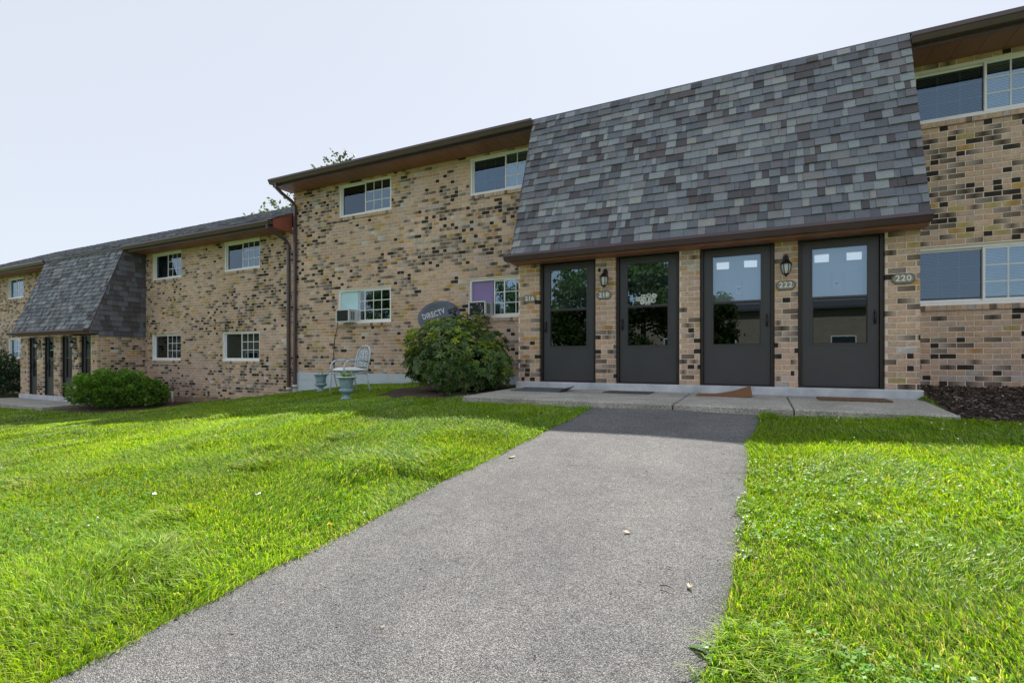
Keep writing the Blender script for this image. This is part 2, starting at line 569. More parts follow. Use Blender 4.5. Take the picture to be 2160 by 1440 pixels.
# concrete walk in front of the doors, three slabs with recessed joints
def walk(slabs, y0, y1, z, t=.13):
    root = thing("concrete_walk", "", "")
    del root['label'], root['category']
    root['kind'] = "structure"
    for xa, xb, xc, xd in slabs:      # back left, back right, front right, front left
        b = .012
        m = MB()
        q = [(xa, y1), (xb, y1), (xc, y0), (xd, y0)]
        cx, cy = sum(p[0] for p in q) / 4, sum(p[1] for p in q) / 4
        inn = [(x + math.copysign(b, cx - x), y + math.copysign(b, cy - y)) for x, y in q]
        vs = [(x, y, z - t) for x, y in q] + [(x, y, z - b) for x, y in q] + [(x, y, z) for x, y in inn]
        fs = [(8, 11, 10, 9)]
        for k in range(4):
            n = (k + 1) % 4
            fs += [(k, 4 + k, 4 + n, n), (4 + k, 8 + k, 8 + n, 4 + n)]
        m.add(vs, fs)
        m.build("concrete_slab", M['slab'], root)
    return root
walk([(-3.97, -.945, -.905, -3.75), (-.925, .352, .330, -.885), (.366, 1.90, 1.69, .344)], 6.02, 8.16, -.118)
walk([(-24.2, -18.75, -18.55, -24.0)], 6.9, 8.16, -1.0, .3)

# mulch bed (right) and bare soil under the shrubs
def sheet(name, poly, m, dz=.012, step=.12):
    """bed following the ground inside a convex polygon"""
    poly = [Vector((*p, 0)) for p in poly]
    bm = bmesh.new()
    f = bm.faces.new([bm.verts.new(p) for p in poly])
    bmesh.ops.triangulate(bm, faces=bm.faces[:])
    for _ in range(4):
        bmesh.ops.subdivide_edges(bm, edges=[e for e in bm.edges if e.calc_length() > step * 1.5], cuts=1, use_grid_fill=True)
        bmesh.ops.triangulate(bm, faces=bm.faces[:])
    for v in bm.verts:
        edge = v.is_boundary
        v.co.z = float(gz(v.co.x, v.co.y)) + (-.01 if edge else dz + .03 * float(vnoise(v.co.x, v.co.y, 4, 5.)))
    bmesh.ops.recalc_face_normals(bm, faces=bm.faces[:])
    if sum(f.normal.z for f in bm.faces) < 0:
        bmesh.ops.reverse_faces(bm, faces=bm.faces[:])
    me = bpy.data.meshes.new(name)
    bm.to_mesh(me)
    bm.free()
    for p in me.polygons:
        p.use_smooth = True
    return link(name, me, m, kind="structure")
bed_r = [(1.70, 6.02), (2.4, 6.08), (3.3, 6.2), (5.5, 6.3), (6.8, 6.6), (6.8, 9.54), (1.96, 9.54), (1.915, 8.1)]
bed_b = [(-6.5, 7.3), (-5.6, 6.75), (-4.6, 6.6), (-3.85, 6.65), (-3.98, 8.1), (-3.98, 9.53), (-6.6, 9.53), (-6.9, 8.4)]
bed_h = [(-18.5, 6.95), (-16.6, 6.9), (-15.0, 7.6), (-14.6, 8.5), (-15.0, 9.53), (-18.3, 9.53)]
sheet("mulch_bed", bed_r, M['mulch'])
sheet("soil_bed", bed_b, M['soil'], .008)
sheet("soil_bed", bed_h, M['soil'], .02, .25)

def in_poly(x, y, poly):
    r = np.zeros(np.shape(x), bool)
    n = len(poly)
    for i in range(n):
        x0, y0 = poly[i]
        x1, y1 = poly[(i + 1) % n]
        c = ((y0 > y) != (y1 > y)) & (x < (x1 - x0) * (y - y0) / ((y1 - y0) or 1e-9) + x0)
        r ^= c
    return r

# wood chips
def chips(n, poly, name):
    px, py = np.array([p[0] for p in poly]), np.array([p[1] for p in poly])
    x = rng.uniform(px.min(), px.max(), n * 2)
    y = rng.uniform(py.min(), py.max(), n * 2)
    k = in_poly(x, y, poly)
    x, y = x[k][:n], y[k][:n]
    n = len(x)
    z = gz(x, y) + .03 + rng.uniform(0, .025, n)
    a = rng.uniform(0, math.pi, n)
    L = rng.uniform(.012, .045, n)
    wd = rng.uniform(.004, .010, n)
    tl = rng.normal(0, .35, n)
    dx, dy, dz = np.cos(a) * np.cos(tl) * L, np.sin(a) * np.cos(tl) * L, np.sin(tl) * L
    ex, ey, ez = -np.sin(a) * wd, np.cos(a) * wd, rng.normal(0, .3, n) * wd
    h = .006
    P = np.stack([x, y, z], -1)
    dd, ee = np.stack([dx, dy, dz], -1), np.stack([ex, ey, ez], -1)
    up = np.array([0, 0, h])
    V = np.stack([P - dd - ee, P + dd - ee, P + dd + ee, P - dd + ee, P - dd * .9 - ee * .7 + up, P + dd * .9 - ee * .8 + up, P + dd * .8 + ee * .7 + up, P - dd + ee * .8 + up], 1).reshape(-1, 3)
    F = (BOXF[None] + 8 * np.arange(n)[:, None, None]).reshape(-1, 4)
    pal = np.array([(.03, .022, .018), (.05, .034, .024), (.10, .07, .05), (.17, .13, .10), (.27, .22, .18)])
    ci = rng.choice(5, n, p=[.34, .3, .18, .11, .07])
    col = np.repeat(pal[ci] * rng.uniform(.8, 1.2, (n, 1)), 8, 0)
    link(name, np_mesh(name, V, [F], col), M['chip'], kind="stuff")
chips(9000, bed_r, "wood_chips")

# ------------------------------------------------------------------ brick colours
PAL = []            # four colour stops along each brick
def _p(*c):
    PAL.append((c[0],) * 4 if len(c) == 1 else (c[0], c[0], c[1], c[1]) if len(c) == 2 else (c[0], c[1], c[1], c[2]) if len(c) == 3 else c)
LT = [(.60, .485, .385), (.64, .535, .43), (.56, .455, .355), (.59, .485, .42), (.62, .50, .36), (.53, .44, .36), (.63, .54, .475), (.57, .445, .33), (.61, .475, .385), (.55, .475, .42), (.51, .43, .375), (.66, .565, .49)]
LT = [(a * 1.06, b * .945, c * .875) for a, b, c in LT]
for i, c in enumerate(LT):
    k = LT[(i * 5 + 3) % len(LT)]
    _p(c, tuple((p + q) / 2 for p, q in zip(c, k)), tuple((p + q) / 2 for p, q in zip(c, k)), tuple(v * .94 for v in c))
NB = len(PAL)
DK = (.042, .033, .029)
_p(DK); _p((.05, .038, .032), DK, (.07, .055, .047)); _p((.06, .05, .045), (.045, .036, .032), (.10, .08, .065)); _p((.10, .075, .055), DK, (.05, .04, .035))
ND = len(PAL)
for lt in (LT[0], LT[3], LT[5], LT[8]):        # one end burnt dark, with a clean change half way
    _p(DK, lt); _p(lt, (.044, .035, .030))
NS = len(PAL)
# burnt across the middle, brown, smoky
_p(LT[2], (.15, .115, .095), LT[5]); _p((.25, .19, .145), (.08, .06, .05), (.30, .235, .185)); _p((.27, .21, .165), (.22, .17, .13), (.16, .125, .10)); _p((.36, .31, .27), (.30, .255, .22), (.24, .205, .18)); _p(LT[9], (.34, .29, .25), (.17, .14, .12)); _p((.13, .10, .08), (.29, .235, .19), LT[10])
NH = len(PAL)
_p((.56, .36, .13), (.50, .31, .10), (.54, .40, .21)); _p((.60, .43, .22), (.47, .27, .085), (.42, .28, .11)); _p((.50, .39, .17)); _p(LT[4], (.58, .30, .12), (.54, .38, .22)); _p((.52, .43, .22), (.46, .35, .13), (.52, .42, .28))
NO = len(PAL)
_p((.52, .48, .46), (.56, .51, .48), (.50, .45, .42)); _p((.61, .51, .49), (.56, .46, .44), (.58, .50, .48)); _p((.44, .41, .385), (.50, .46, .43), (.42, .385, .36)); _p((.70, .67, .64), (.64, .60, .565), (.58, .53, .49)); _p((.50, .37, .33), (.56, .42, .375), (.52, .43, .38))
NG = len(PAL)
PALC = np.array(PAL)

def brick_idx(x, z, seed):
    x, z = np.asarray(x), np.asarray(z)
    n = len(x)
    cl = vnoise(x, z * 1.6, 21 + seed, .9) * .6 + vnoise(x, z * 1.7, 22 + seed, 2.3) * .4
    co = vnoise(x, z * 1.5, 31 + seed, 1.0)
    cg = vnoise(x, z * 1.3, 41 + seed, .7)
    u = rng.random(n)
    pd = np.clip((cl - .36) * 1.2, .04, .40)
    po = np.clip((co - .40) * .62, .03, .19)
    pg = np.clip((cg - .50) * 1.1, .03, .30)
    idx = rng.integers(0, NB, n)
    g = (u >= .5) & (u < .5 + pg * .6)
    o = (u >= .80) & (u < .80 + po)
    d = u < pd * .12
    hs = (u >= pd * .12) & (u < pd * .52)
    hb = (u >= pd * .52) & (u < pd * 1.35 + .10)
    idx = np.where(g, rng.integers(NO, NG, n), idx)
    idx = np.where(o, rng.integers(NH, NO, n), idx)
    idx = np.where(hb, rng.integers(NS, NH, n), idx)
    idx = np.where(hs, rng.integers(ND, NS, n), idx)
    idx = np.where(d, rng.integers(NB, ND, n), idx)
    return idx

def brick_stuff(B, idx, parent, axis=0, jit=.1):
    """bricks past the limit, joined; burnt ends are their own half"""
    B = np.asarray(B, float)
    idx = np.asarray(idx, int)
    j = rng.uniform(1 - jit, 1 + jit, (len(B), 1))
    cc = PALC[idx] * j[:, None, :]
    k = 0 if axis == 0 else 2
    L, Rr = B.copy(), B.copy()
    mid = (B[:, k] + B[:, k + 1]) / 2
    L[:, k + 1] = mid
    Rr[:, k] = mid
    BB = np.concatenate([L, Rr])
    A_ = np.concatenate([cc[:, 0], cc[:, 2]])
    B_ = np.concatenate([cc[:, 1], cc[:, 3]])
    return link("brick_field", boxes_mesh("brick_field", BB, A_, B_, axis), M['brick'], parent, kind="stuff")

COURSE, BL, JT = .081, .2035, .0115
def courses(a0, a1, z0, z1, opens, phase=0., zorg=0.):
    """brick rectangles on a wall strip: (a_start, a_end, z_start, z_end)"""
    out = []
    i0 = math.floor((z0 - zorg) / COURSE)
    i1 = math.ceil((z1 - zorg) / COURSE)
    for i in range(i0, i1):
        za, zb = zorg + i * COURSE + JT / 2, zorg + (i + 1) * COURSE - JT / 2
        za2, zb2 = max(za, z0), min(zb, z1)
        if zb2 - za2 < .02:
            continue
        iv = [(a0, a1)]
        for (oa, ob, oz0, oz1) in opens:
            if oz0 < (za2 + zb2) / 2 < oz1:
                nv = []
                for p, q in iv:
                    if ob <= p or oa >= q:
                        nv.append((p, q))
                    else:
                        if oa > p:
                            nv.append((p, oa))
                        if ob < q:
                            nv.append((ob, q))
                iv = nv
        off = phase + (BL / 2 if i % 2 else 0)
        for p, q in iv:
            k = math.floor((p - off) / BL)
            while off + k * BL < q:
                xa, xb = max(p, off + k * BL) + JT / 2, min(q, off + (k + 1) * BL) - JT / 2
                if xb - xa > .025:
                    out.append((xa, xb, za2, zb2))
                k += 1
    return np.array(out)

def wall_back(m, a0, a1, z0, z1, opens, y0, y1):
    """backing wall made of boxes round the openings"""
    xs = sorted({a0, a1, *[min(max(v, a0), a1) for o in opens for v in o[:2]]})
    for xa, xb in zip(xs, xs[1:]):
        if xb - xa < 1e-4:
            continue
        cut = sorted([(max(o[2], z0), min(o[3], z1)) for o in opens if o[0] < (xa + xb) / 2 < o[1]])
        z = z0
        for ca, cb in cut:
            if ca > z:
                m.box(xa, xb, y0, y1, z, ca)
            z = max(z, cb)
        if z < z1:
            m.box(xa, xb, y0, y1, z, z1)

brick_cache = {}
def brick_object(parent, xa, xb, ya, yb, za, zb, idx, name="brick"):
    key = (round(xb - xa, 3), round(yb - ya, 3), round(zb - za, 3), int(idx))
    me = brick_cache.get(key)
    if me is None:
        wx, wy, wz = key[0] / 2, key[1], key[2] / 2
        c = .0035
        m = MB()
        # front face with chamfered arrises
        vs = [(-wx, c, -wz), (wx, c, -wz), (wx, c, wz), (-wx, c, wz),
              (-wx + c, 0, -wz + c), (wx - c, 0, -wz + c), (wx - c, 0, wz - c), (-wx + c, 0, wz - c),
              (-wx, wy, -wz), (wx, wy, -wz), (wx, wy, wz), (-wx, wy, wz)]
        fs = [(4, 5, 6, 7), (0, 1, 5, 4), (1, 2, 6, 5), (2, 3, 7, 6), (3, 0, 4, 7), (8, 9, 1, 0), (9, 10, 2, 1), (10, 11, 3, 2), (11, 8, 0, 3)]
        q = PAL[int(idx)]
        for sgn, c_out, c_in in ((-1, q[0], q[1]), (1, q[3], q[2])):
            k0 = len(m.v)
            m.add([((0 if v[0] * sgn < 0 else v[0]), v[1], v[2]) for v in vs], fs)
            for n_, v in enumerate(vs):
                m.c[k0 + n_] = c_out if v[0] * sgn > 0 else c_in
        me = m.mesh("brick")
        me.materials.append(M['brick'])
        brick_cache[key] = me
    o = bpy.data.objects.new(name, me)
    C.objects.link(o)
    o.location = ((xa + xb) / 2, ya, (za + zb) / 2)
    o.rotation_euler = (rnd.gauss(0, .006), 0, rnd.gauss(0, .004))
    o.parent = parent
    return o

# ------------------------------------------------------------------ parts of a building
def window(parent, x0, x1, z0, z1, blinds=(1, 1), panel=None, y=None, lod=0):
    """horizontal slider, white vinyl; left sash screened, right sash clear; 3x3 grilles"""
    y = (W if y is None else y) + .035
    root = thing("window", "", "")
    del root['label'], root['category']
    root.parent = parent
    root.location = (x0, y, z0)
    w, h = x1 - x0, z1 - z0
    f = .045
    m = MB()
    m.box(0, f, 0, .09, 0, h); m.box(w - f, w, 0, .09, 0, h)
    m.box(f, w - f, 0, .09, h - f, h); m.box(f, w - f, 0, .09, 0, f + .012)
    m.box(-.012, w + .012, -.014, 0, -.004, .03)          # projecting bottom nose
    m.box(f, w - f, -.006, 0, .045, .052)
    m.build("frame", M['vinyl'], root)
    cx = w / 2
    def sash(a, b, yy, gm, gname):
        s = .028
        q = MB()
        q.box(a, a + s, yy, yy + .025, f + .012, h - f); q.box(b - s, b, yy, yy + .025, f + .012, h - f)
        q.box(a + s, b - s, yy, yy + .025, h - f - s, h - f); q.box(a + s, b - s, yy, yy + .025, f + .012, f + .012 + s)
        q.build("sash", M['vinyl'], root)
        za, zb = f + .012 + s, h - f - s
        MB().box(a + s, b - s, yy + .009, yy + .013, za, zb).build("pane", gm, root, )
        q = MB()
        g = .010
        yg = yy + .015 if gname == 0 else yy + .004
        for k in (1, 2):
            xx = a + s + (b - a - 2 * s) * k / 3
            q.box(xx - g, xx + g, yg, yg + .0045, za, zb)
            zz = za + (zb - za) * k / 3
            q.box(a + s, b - s, yg + .0005, yg + .004, zz - g, zz + g)
        q.build("grille", M['grille'], root)
    if panel is None:
        sash(f, cx + .014, .05, M['screenglass'], 0)
        sash(cx - .014, w - f, .012, M['glass'], 1)
    else:
        pm, px1, sx0, zlow = panel
        MB().box(f, px1 - x0, .04, .05, zlow - z0, h - f).build("side_panel", pm, root)
        sash(sx0 - x0, sx0 - x0 + cx - f, .05, M['glass'], 1)
        sash(cx - .014, w - f, .012, M['glass'], 1)
    for k, on in enumerate(blinds):
        if not on:
            continue
        a, b = (f + .01, cx - .02) if k == 0 else (cx + .02, w - f - .01)
        q = MB()
        pitch = .022 if lod == 0 else .035
        zz = f + .03 + (0 if on == 1 else (1 - on) * h)
        while zz < h - f - .03:
            q.add([(a, .115, zz), (b, .115, zz), (b, .133, zz + pitch * .78), (a, .133, zz + pitch * .78)], [(0, 1, 2, 3)])
            zz += pitch
        q.box(a, b, .105, .14, h - f - .03, h - f - .002)
        q.build("blind", M['blind'], root)
    return root

def lantern(parent, x, y, z):
    root = thing("wall_lantern", "", "")
    del root['label'], root['category']
    root.parent = parent
    root.location = (x, y, z)
    m = MB()
    # oval back plate, ogee top, hexagonal hood, ribs
    prof = [(.042 * math.cos(t) , .105 + .075 * math.sin(t)) for t in [2 * math.pi * k / 14 for k in range(14)]]
    m.prism_y(prof[::-1], -.018, 0)
    m.tube([(0, -.01, .12), (0, -.05, .15), (0, -.09, .13), (0, -.1, .09)], [.012, .011, .01, .012], 8)
    m.lathe([(.006, .115), (.014, .108), (.012, .098), (.022, .09), (.045, .07), (.062, .04), (.078, .03), (.08, .022), (.06, .02)], 12, (0, -.1, 0))
    for k in range(6):
        t = 2 * math.pi * k / 6
        c, s = math.cos(t), math.sin(t)
        m.tube([(.066 * c, -.1 + .066 * s, .022), (.061 * c, -.1 + .061 * s, -.05), (.040 * c, -.1 + .040 * s, -.115)], .0055, 5)
    m.lathe([(.044, -.112), (.046, -.12), (.03, -.13), (.012, -.14), (.008, -.155), (.0, -.16)], 12, (0, -.1, 0))
    m.build("body", M['black'], root)
    g = MB()
    g.lathe([(.060, .02), (.058, -.045), (.037, -.113)], 12, (0, -.1, 0))
    g.build("lamp_glass", M['lampglass'], root)
    return root

def text_mesh(body, size, depth, shear=0., space=1.0, bold=0.):
    c = bpy.data.curves.new("txt", 'FONT')
    c.body = body
    c.size = size
    c.extrude = depth
    c.align_x = 'CENTER'
    c.align_y = 'CENTER'
    c.shear = shear
    c.space_character = space
    c.resolution_u = 3
    c.offset = bold
    o = bpy.data.objects.new("txt", c)
    C.objects.link(o)
    dg = bpy.context.evaluated_depsgraph_get()
    me = bpy.data.meshes.new_from_object(o.evaluated_get(dg))
    bpy.data.objects.remove(o)
    bpy.data.curves.remove(c)
    me.materials.clear()
    return me

def number_plate(parent, x, y, z, txt, s=1.):
    root = thing("number_plate", "", "")
    del root['label'], root['category']
    root.parent = parent
    root.location = (x, y, z)
    def octo(w, h, c):
        return [(-w + c, -h), (w - c, -h), (w, -h + c), (w, h - c), (w - c, h), (-w + c, h), (-w, h - c), (-w, -h + c)]
    m = MB()
    m.prism_y(octo(.126 * s, .066 * s, .042 * s), -.016, 0)
    m.build("plate", M['plate'], root)
    m = MB()
    pi, po = octo(.117 * s, .057 * s, .038 * s), octo(.126 * s, .066 * s, .042 * s)
    vs = [(a, -.016, b) for a, b in po] + [(a, -.020, b) for a, b in pi] + [(a, -.016, b) for a, b in pi]
    fs = []
    for k in range(8):
        n = (k + 1) % 8
        fs += [(k, n, 8 + n, 8 + k), (8 + k, 8 + n, 16 + n, 16 + k)]
    m.add(vs, fs).build("rim", M['platerim'], root)
    if txt:
        me = text_mesh(txt, .108, .003, 0, 1.1, .0022)
        o = link("numerals", me, M['numeral'], root)
        o.rotation_euler = (math.pi / 2, 0, 0)
        o.location = (0, -.0195, .002)
    return root

def storm_door(parent, xa, xb, z0, zt, y, hinge, inner, bottom=.02):
    """glazed storm door: leaf with an upper and a lower light, frame, handle, and the inner door behind"""
    root = thing("entrance_door", "", "")
    del root['label'], root['category']
    root.parent = parent
    root.location = (xa, y, z0)
    w, h = xb - xa, zt - z0
    fr = .042
    q = MB()
    q.box(0, fr, 0, .16, 0, h); q.box(w - fr, w, 0, .16, 0, h); q.box(fr, w - fr, 0, .16, h - fr, h)
    q.box(fr, w - fr, .0, .16, 0, .018)
    q.box(fr - .016, fr, -.008, .0, .0, h - fr); q.box(w - fr, w - fr + .016, -.008, 0, 0, h - fr)
    q.build("door_frame", M['doorframe'], root)
    a, b = fr + .006, w - fr - .006
    gx0, gx1 = a + .125, b - .125
    zb0, zb1, zu0, zu1 = .62, 1.262, 1.29, 1.975
    yl0, yl1 = .035, .075
    q = MB()
    q.box(a, gx0, yl0, yl1, .022, h - fr - .006); q.box(gx1, b, yl0, yl1, .022, h - fr - .006)
    q.box(gx0, gx1, yl0, yl1, .022, zb0); q.box(gx0, gx1, yl0, yl1, zu1, h - fr - .006)
    q.build("door_leaf", M['door'], root)
    q = MB()
    s = .020
    for (p, r, t0, t1) in ((gx0, gx1, zb0, zu1),):
        q.box(p - s, p + .004, yl0 - .008, yl0 - .0005, t0 - s, t1 + s); q.box(r - .004, r + s, yl0 - .008, yl0 - .0005, t0 - s, t1 + s)
        q.box(p + .004, r - .004, yl0 - .008, yl0 - .0005, t0 - s, t0 + .004); q.box(p + .004, r - .004, yl0 - .008, yl0 - .0005, t1 - .004, t1 + s)
    q.box(gx0 + .004, gx1 - .004, yl0 - .004, yl1 - .01, zb1, zu0)
    q.build("glazing_trim", M['door'], root)
    MB().box(gx0, gx1, .050, .054, zu0, zu1).build("pane", M['doorglass'], root)
    q = MB()
    e = .016
    q.box(gx0 + .004, gx0 + e, .045, .06, zb0 + .004, zb1); q.box(gx1 - e, gx1 - .004, .045, .06, zb0 + .004, zb1)
    q.box(gx0 + e, gx1 - e, .045, .06, zb0 + .004, zb0 + e); q.box(gx0 + e, gx1 - e, .045, .06, zb1 - e, zb1)
    q.build("screen_frame", M['doorframe'], root)
    MB().box(gx0 + e, gx1 - e, .051, .055, zb0 + e, zb1 - e).build("screen", M['screen'], root)
    hx_ = a + .045 if hinge == 'R' else b - .045
    q = MB()
    q.tube([(hx_, yl0 - .002, 1.05), (hx_, yl0 - .04, 1.03), (hx_, yl0 - .045, .95), (hx_, yl0 - .035, .905), (hx_, yl0 - .002, .90)], .010, 8)
    q.box(hx_ - .014, hx_ + .014, yl0 - .008, yl0 - .0005, .88, 1.08)
    q.build("handle", M['black'], root)
    # inner door, 0.12 behind
    dm = M['whitedoor'] if inner == 'white' else M['darkdoor']
    yi = .19
    q = MB()
    q.box(0, w, yi, yi + .04, 0, h)
    def pan(x0, x1, zz0, zz1):
        i = .028
        q.add([(x0, yi - .001, zz0), (x1, yi - .001, zz0), (x1, yi - .001, zz1), (x0, yi - .001, zz1), (x0 + i, yi - .010, zz0 + i), (x1 - i, yi - .010, zz0 + i), (x1 - i, yi - .010, zz1 - i), (x0 + i, yi - .010, zz1 - i)],
              [(0, 1, 5, 4), (1, 2, 6, 5), (2, 3, 7, 6), (3, 0, 4, 7), (4, 5, 6, 7)])
    c = w / 2
    for s_ in (-1, 1):
        x0, x1 = sorted((c + s_ * .06, c + s_ * .33))
        pan(x0, x1, 1.0, 1.66)
        pan(x0, x1, .2, .85)
    q.build("inner_door", dm, root)
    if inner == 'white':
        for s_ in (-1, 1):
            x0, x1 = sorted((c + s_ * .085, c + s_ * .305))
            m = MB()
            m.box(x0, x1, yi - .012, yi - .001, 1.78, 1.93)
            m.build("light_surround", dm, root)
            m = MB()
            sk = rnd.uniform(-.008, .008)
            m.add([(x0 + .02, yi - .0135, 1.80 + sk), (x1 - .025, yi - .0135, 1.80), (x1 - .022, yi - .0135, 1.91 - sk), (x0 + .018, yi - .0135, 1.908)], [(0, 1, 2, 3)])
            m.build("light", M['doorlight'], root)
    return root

PIERS = [(-3.927, -3.505), (-2.48, -2.127), (-1.123, -.808), (.205, .513), (1.515, 1.90)]
PIERS_B = [(-23.665, -23.10), (-22.42, -21.98), (-21.24, -20.76), (-20.01, -19.53), (-18.85, -18.435)]

def slope_frame(O, Sdir, Ndir, Xdir=(1, 0, 0)):
    return np.array(O), np.array(Xdir, float), np.array(Sdir, float), np.array(Ndir, float)

SH = [(.098, .106, .128), (.125, .136, .158), (.158, .172, .192), (.060, .056, .064), (.186, .204, .216), (.104, .103, .116), (.080, .086, .103), (.142, .144, .155), (.205, .207, .208), (.074, .066, .072), (.115, .131, .148), (.166, .192, .206)]
SH = [tuple((v * .93 + q * .07) * 1.66 for v, q in zip(c, (.128, .128, .137))) for c in SH]
SHP = np.array([.13, .14, .13, .08, .07, .08, .10, .08, .03, .05, .08, .03])
def shingle_rows(fr, x0f, x1f, smax, expo, wmin=.09, wmax=.30, seed=0):
    """(xa, xb, s0, s1, lift, colour idx) rows up the slope"""
    r = np.random.default_rng(seed)
    out = []
    n = int(smax / expo) + 1
    for i in range(n):
        s0 = i * expo
        s1 = min(s0 + expo * 1.12, smax)
        if s1 - s0 < .03:
            continue
        x, xe = x0f(s0), x1f(s0)
        x -= 0
        first = True
        tooth = r.random() < .5
        while x < xe - .01:
            wdt = r.choice([.07, .09, .11, .13, .15, .17, .20, .25]) if not first else r.choice([.06, .10, .15])
            wdt = wdt if wmax > .25 else wdt * .8
            first = False
            xb = min(x + wdt, xe)
            if xe - xb < .05:
                xb = xe
            tooth = not tooth if r.random() < .75 else tooth
            ci = r.choice(len(SH), p=SHP / SHP.sum())
            out.append((x, xb, s0, s1, .007 if tooth else 0., ci))
            x = xb
    return out

def wedge_local(wd, ht, lift):
    """wedge: bottom edge thick, top edge thin, in local (x, s, n)"""
    t = .020 + lift * 1.6
    return [(0, 0, .001), (wd, 0, .001), (wd, ht, .0), (0, ht, .0), (0, 0, t), (wd, 0, t), (wd, ht, .003 + lift * .5), (0, ht, .003 + lift * .5)]

def shingle_stuff(name, rows, fr, parent, jit=.12):
    O, X, Sd, Nd = fr
    n = len(rows)
    V = np.zeros((n, 8, 3))
    col = np.zeros((n, 8, 3))
    for k, (xa, xb, s0, s1, lift, ci) in enumerate(rows):
        for q, (a, s, h) in enumerate(wedge_local(xb - xa - .003, s1 - s0, lift)):
            V[k, q] = O + X * (xa + a) + Sd * (s0 + s) + Nd * h
        col[k] = np.array(SH[ci]) * rng.uniform(1 - jit, 1 + jit)
    F = (BOXF[None] + 8 * np.arange(n)[:, None, None]).reshape(-1, 4)
    return link(name, np_mesh(name, V.reshape(-1, 3), [F], col.reshape(-1, 3)), M['shingle'], parent, kind="stuff")

shingle_cache = {}
def shingle_object(row, fr, parent):
    xa, xb, s0, s1, lift, ci = row
    key = (round(xb - xa, 3), round(s1 - s0, 3), lift, int(ci))
    me = shingle_cache.get(key)
    if me is None:
        m = MB()
        m.add(wedge_local(key[0] - .003, key[1], lift), [tuple(f) for f in BOXF], SH[int(ci)])
        me = m.mesh("shingle")
        me.materials.append(M['shingle'])
        shingle_cache[key] = me
    O, X, Sd, Nd = fr
    P = O + X * xa + Sd * s0 + Nd * rnd.uniform(0, .002)
    o = bpy.data.objects.new("shingle", me)
    C.objects.link(o)
    mt = Matrix(((X[0], Sd[0], Nd[0], P[0]), (X[1], Sd[1], Nd[1], P[1]), (X[2], Sd[2], Nd[2], P[2]), (0, 0, 0, 1)))
    o.parent = parent
    o.matrix_basis = mt
    return o

GUT = [(0, 0), (-.085, .0), (-.092, .012), (-.115, .05), (-.125, .06), (-.125, .095), (-.118, .095), (-.116, .066), (-.104, .056), (-.08, .012), (-.006, .012), (-.006, .095), (0, .095)]
def gutter(parent, x0, x1, yb, zb, sc=1.25):
    m = MB()
    m.prism_x([(yb + a * sc, zb + b * sc) for a, b in GUT], x0, x1)
    for xx, d in ((x0, .004), (x1, -.004)):
        pr = [(yb, zb), (yb - .085 * sc, zb), (yb - .115 * sc, zb + .05 * sc), (yb - .125 * sc, zb + .095 * sc), (yb, zb + .095 * sc)]
        m.prism_x(pr, min(xx, xx + d), max(xx, xx + d))
    return m.build("gutter", M['gutter'], parent)

def eave(parent, x0, x1, zs, fascia_x0=None, pw=.30):
    """soffit panels, fascia and gutter along one run; zs = soffit height at the wall"""
    y0, y1 = 8.95, W - .002
    root = thing("eave", "", "")
    del root['label'], root['category']
    root.parent = parent
    n = max(1, round((x1 - x0) / pw))
    for k in range(n):
        a, b = x0 + (x1 - x0) * k / n, x0 + (x1 - x0) * (k + 1) / n
        m = MB()
        g = .012
        dz = rnd.uniform(0, .004)
        m.prism_y([(a, zs + .008), (a, zs + .02), (b, zs + .02), (b, zs + .008), (b - g, zs + .008), (b - g - .006, zs + dz), (a + .006, zs + dz)], y0 + .02, y1)
        m.build("soffit_panel", M['soffit'], root)
    m = MB()
    m.box(x0, x1, y0, y0 + .02, zs - .012, zs + .15)
    m.build("fascia", M['gutter'], root)
    gutter(root, x0, x1, y0 - .001, zs + .035)
    return root

def downspout(parent, pts, name="downspout"):
    m = MB()
    m.tube(pts, .047, 4)
    # ribs: straps on the wall
    x, y = pts[-1][0], pts[-1][1]
    for z in (pts[-1][2] + .9, pts[-1][2] + 2.6):
        m.box(x - .06, x + .06, y + .02, y + .05, z, z + .03)
    o = m.build(name, M['gutter'], parent)
    b = MB()
    zb = pts[-1][2]
    b.lathe([(.055, -.06), (.055, .06), (.065, .06), (.065, .12), (.05, .12)], 14, (x, y, zb))
    b.build("drain_boot", M['pvc'], o)
    return o

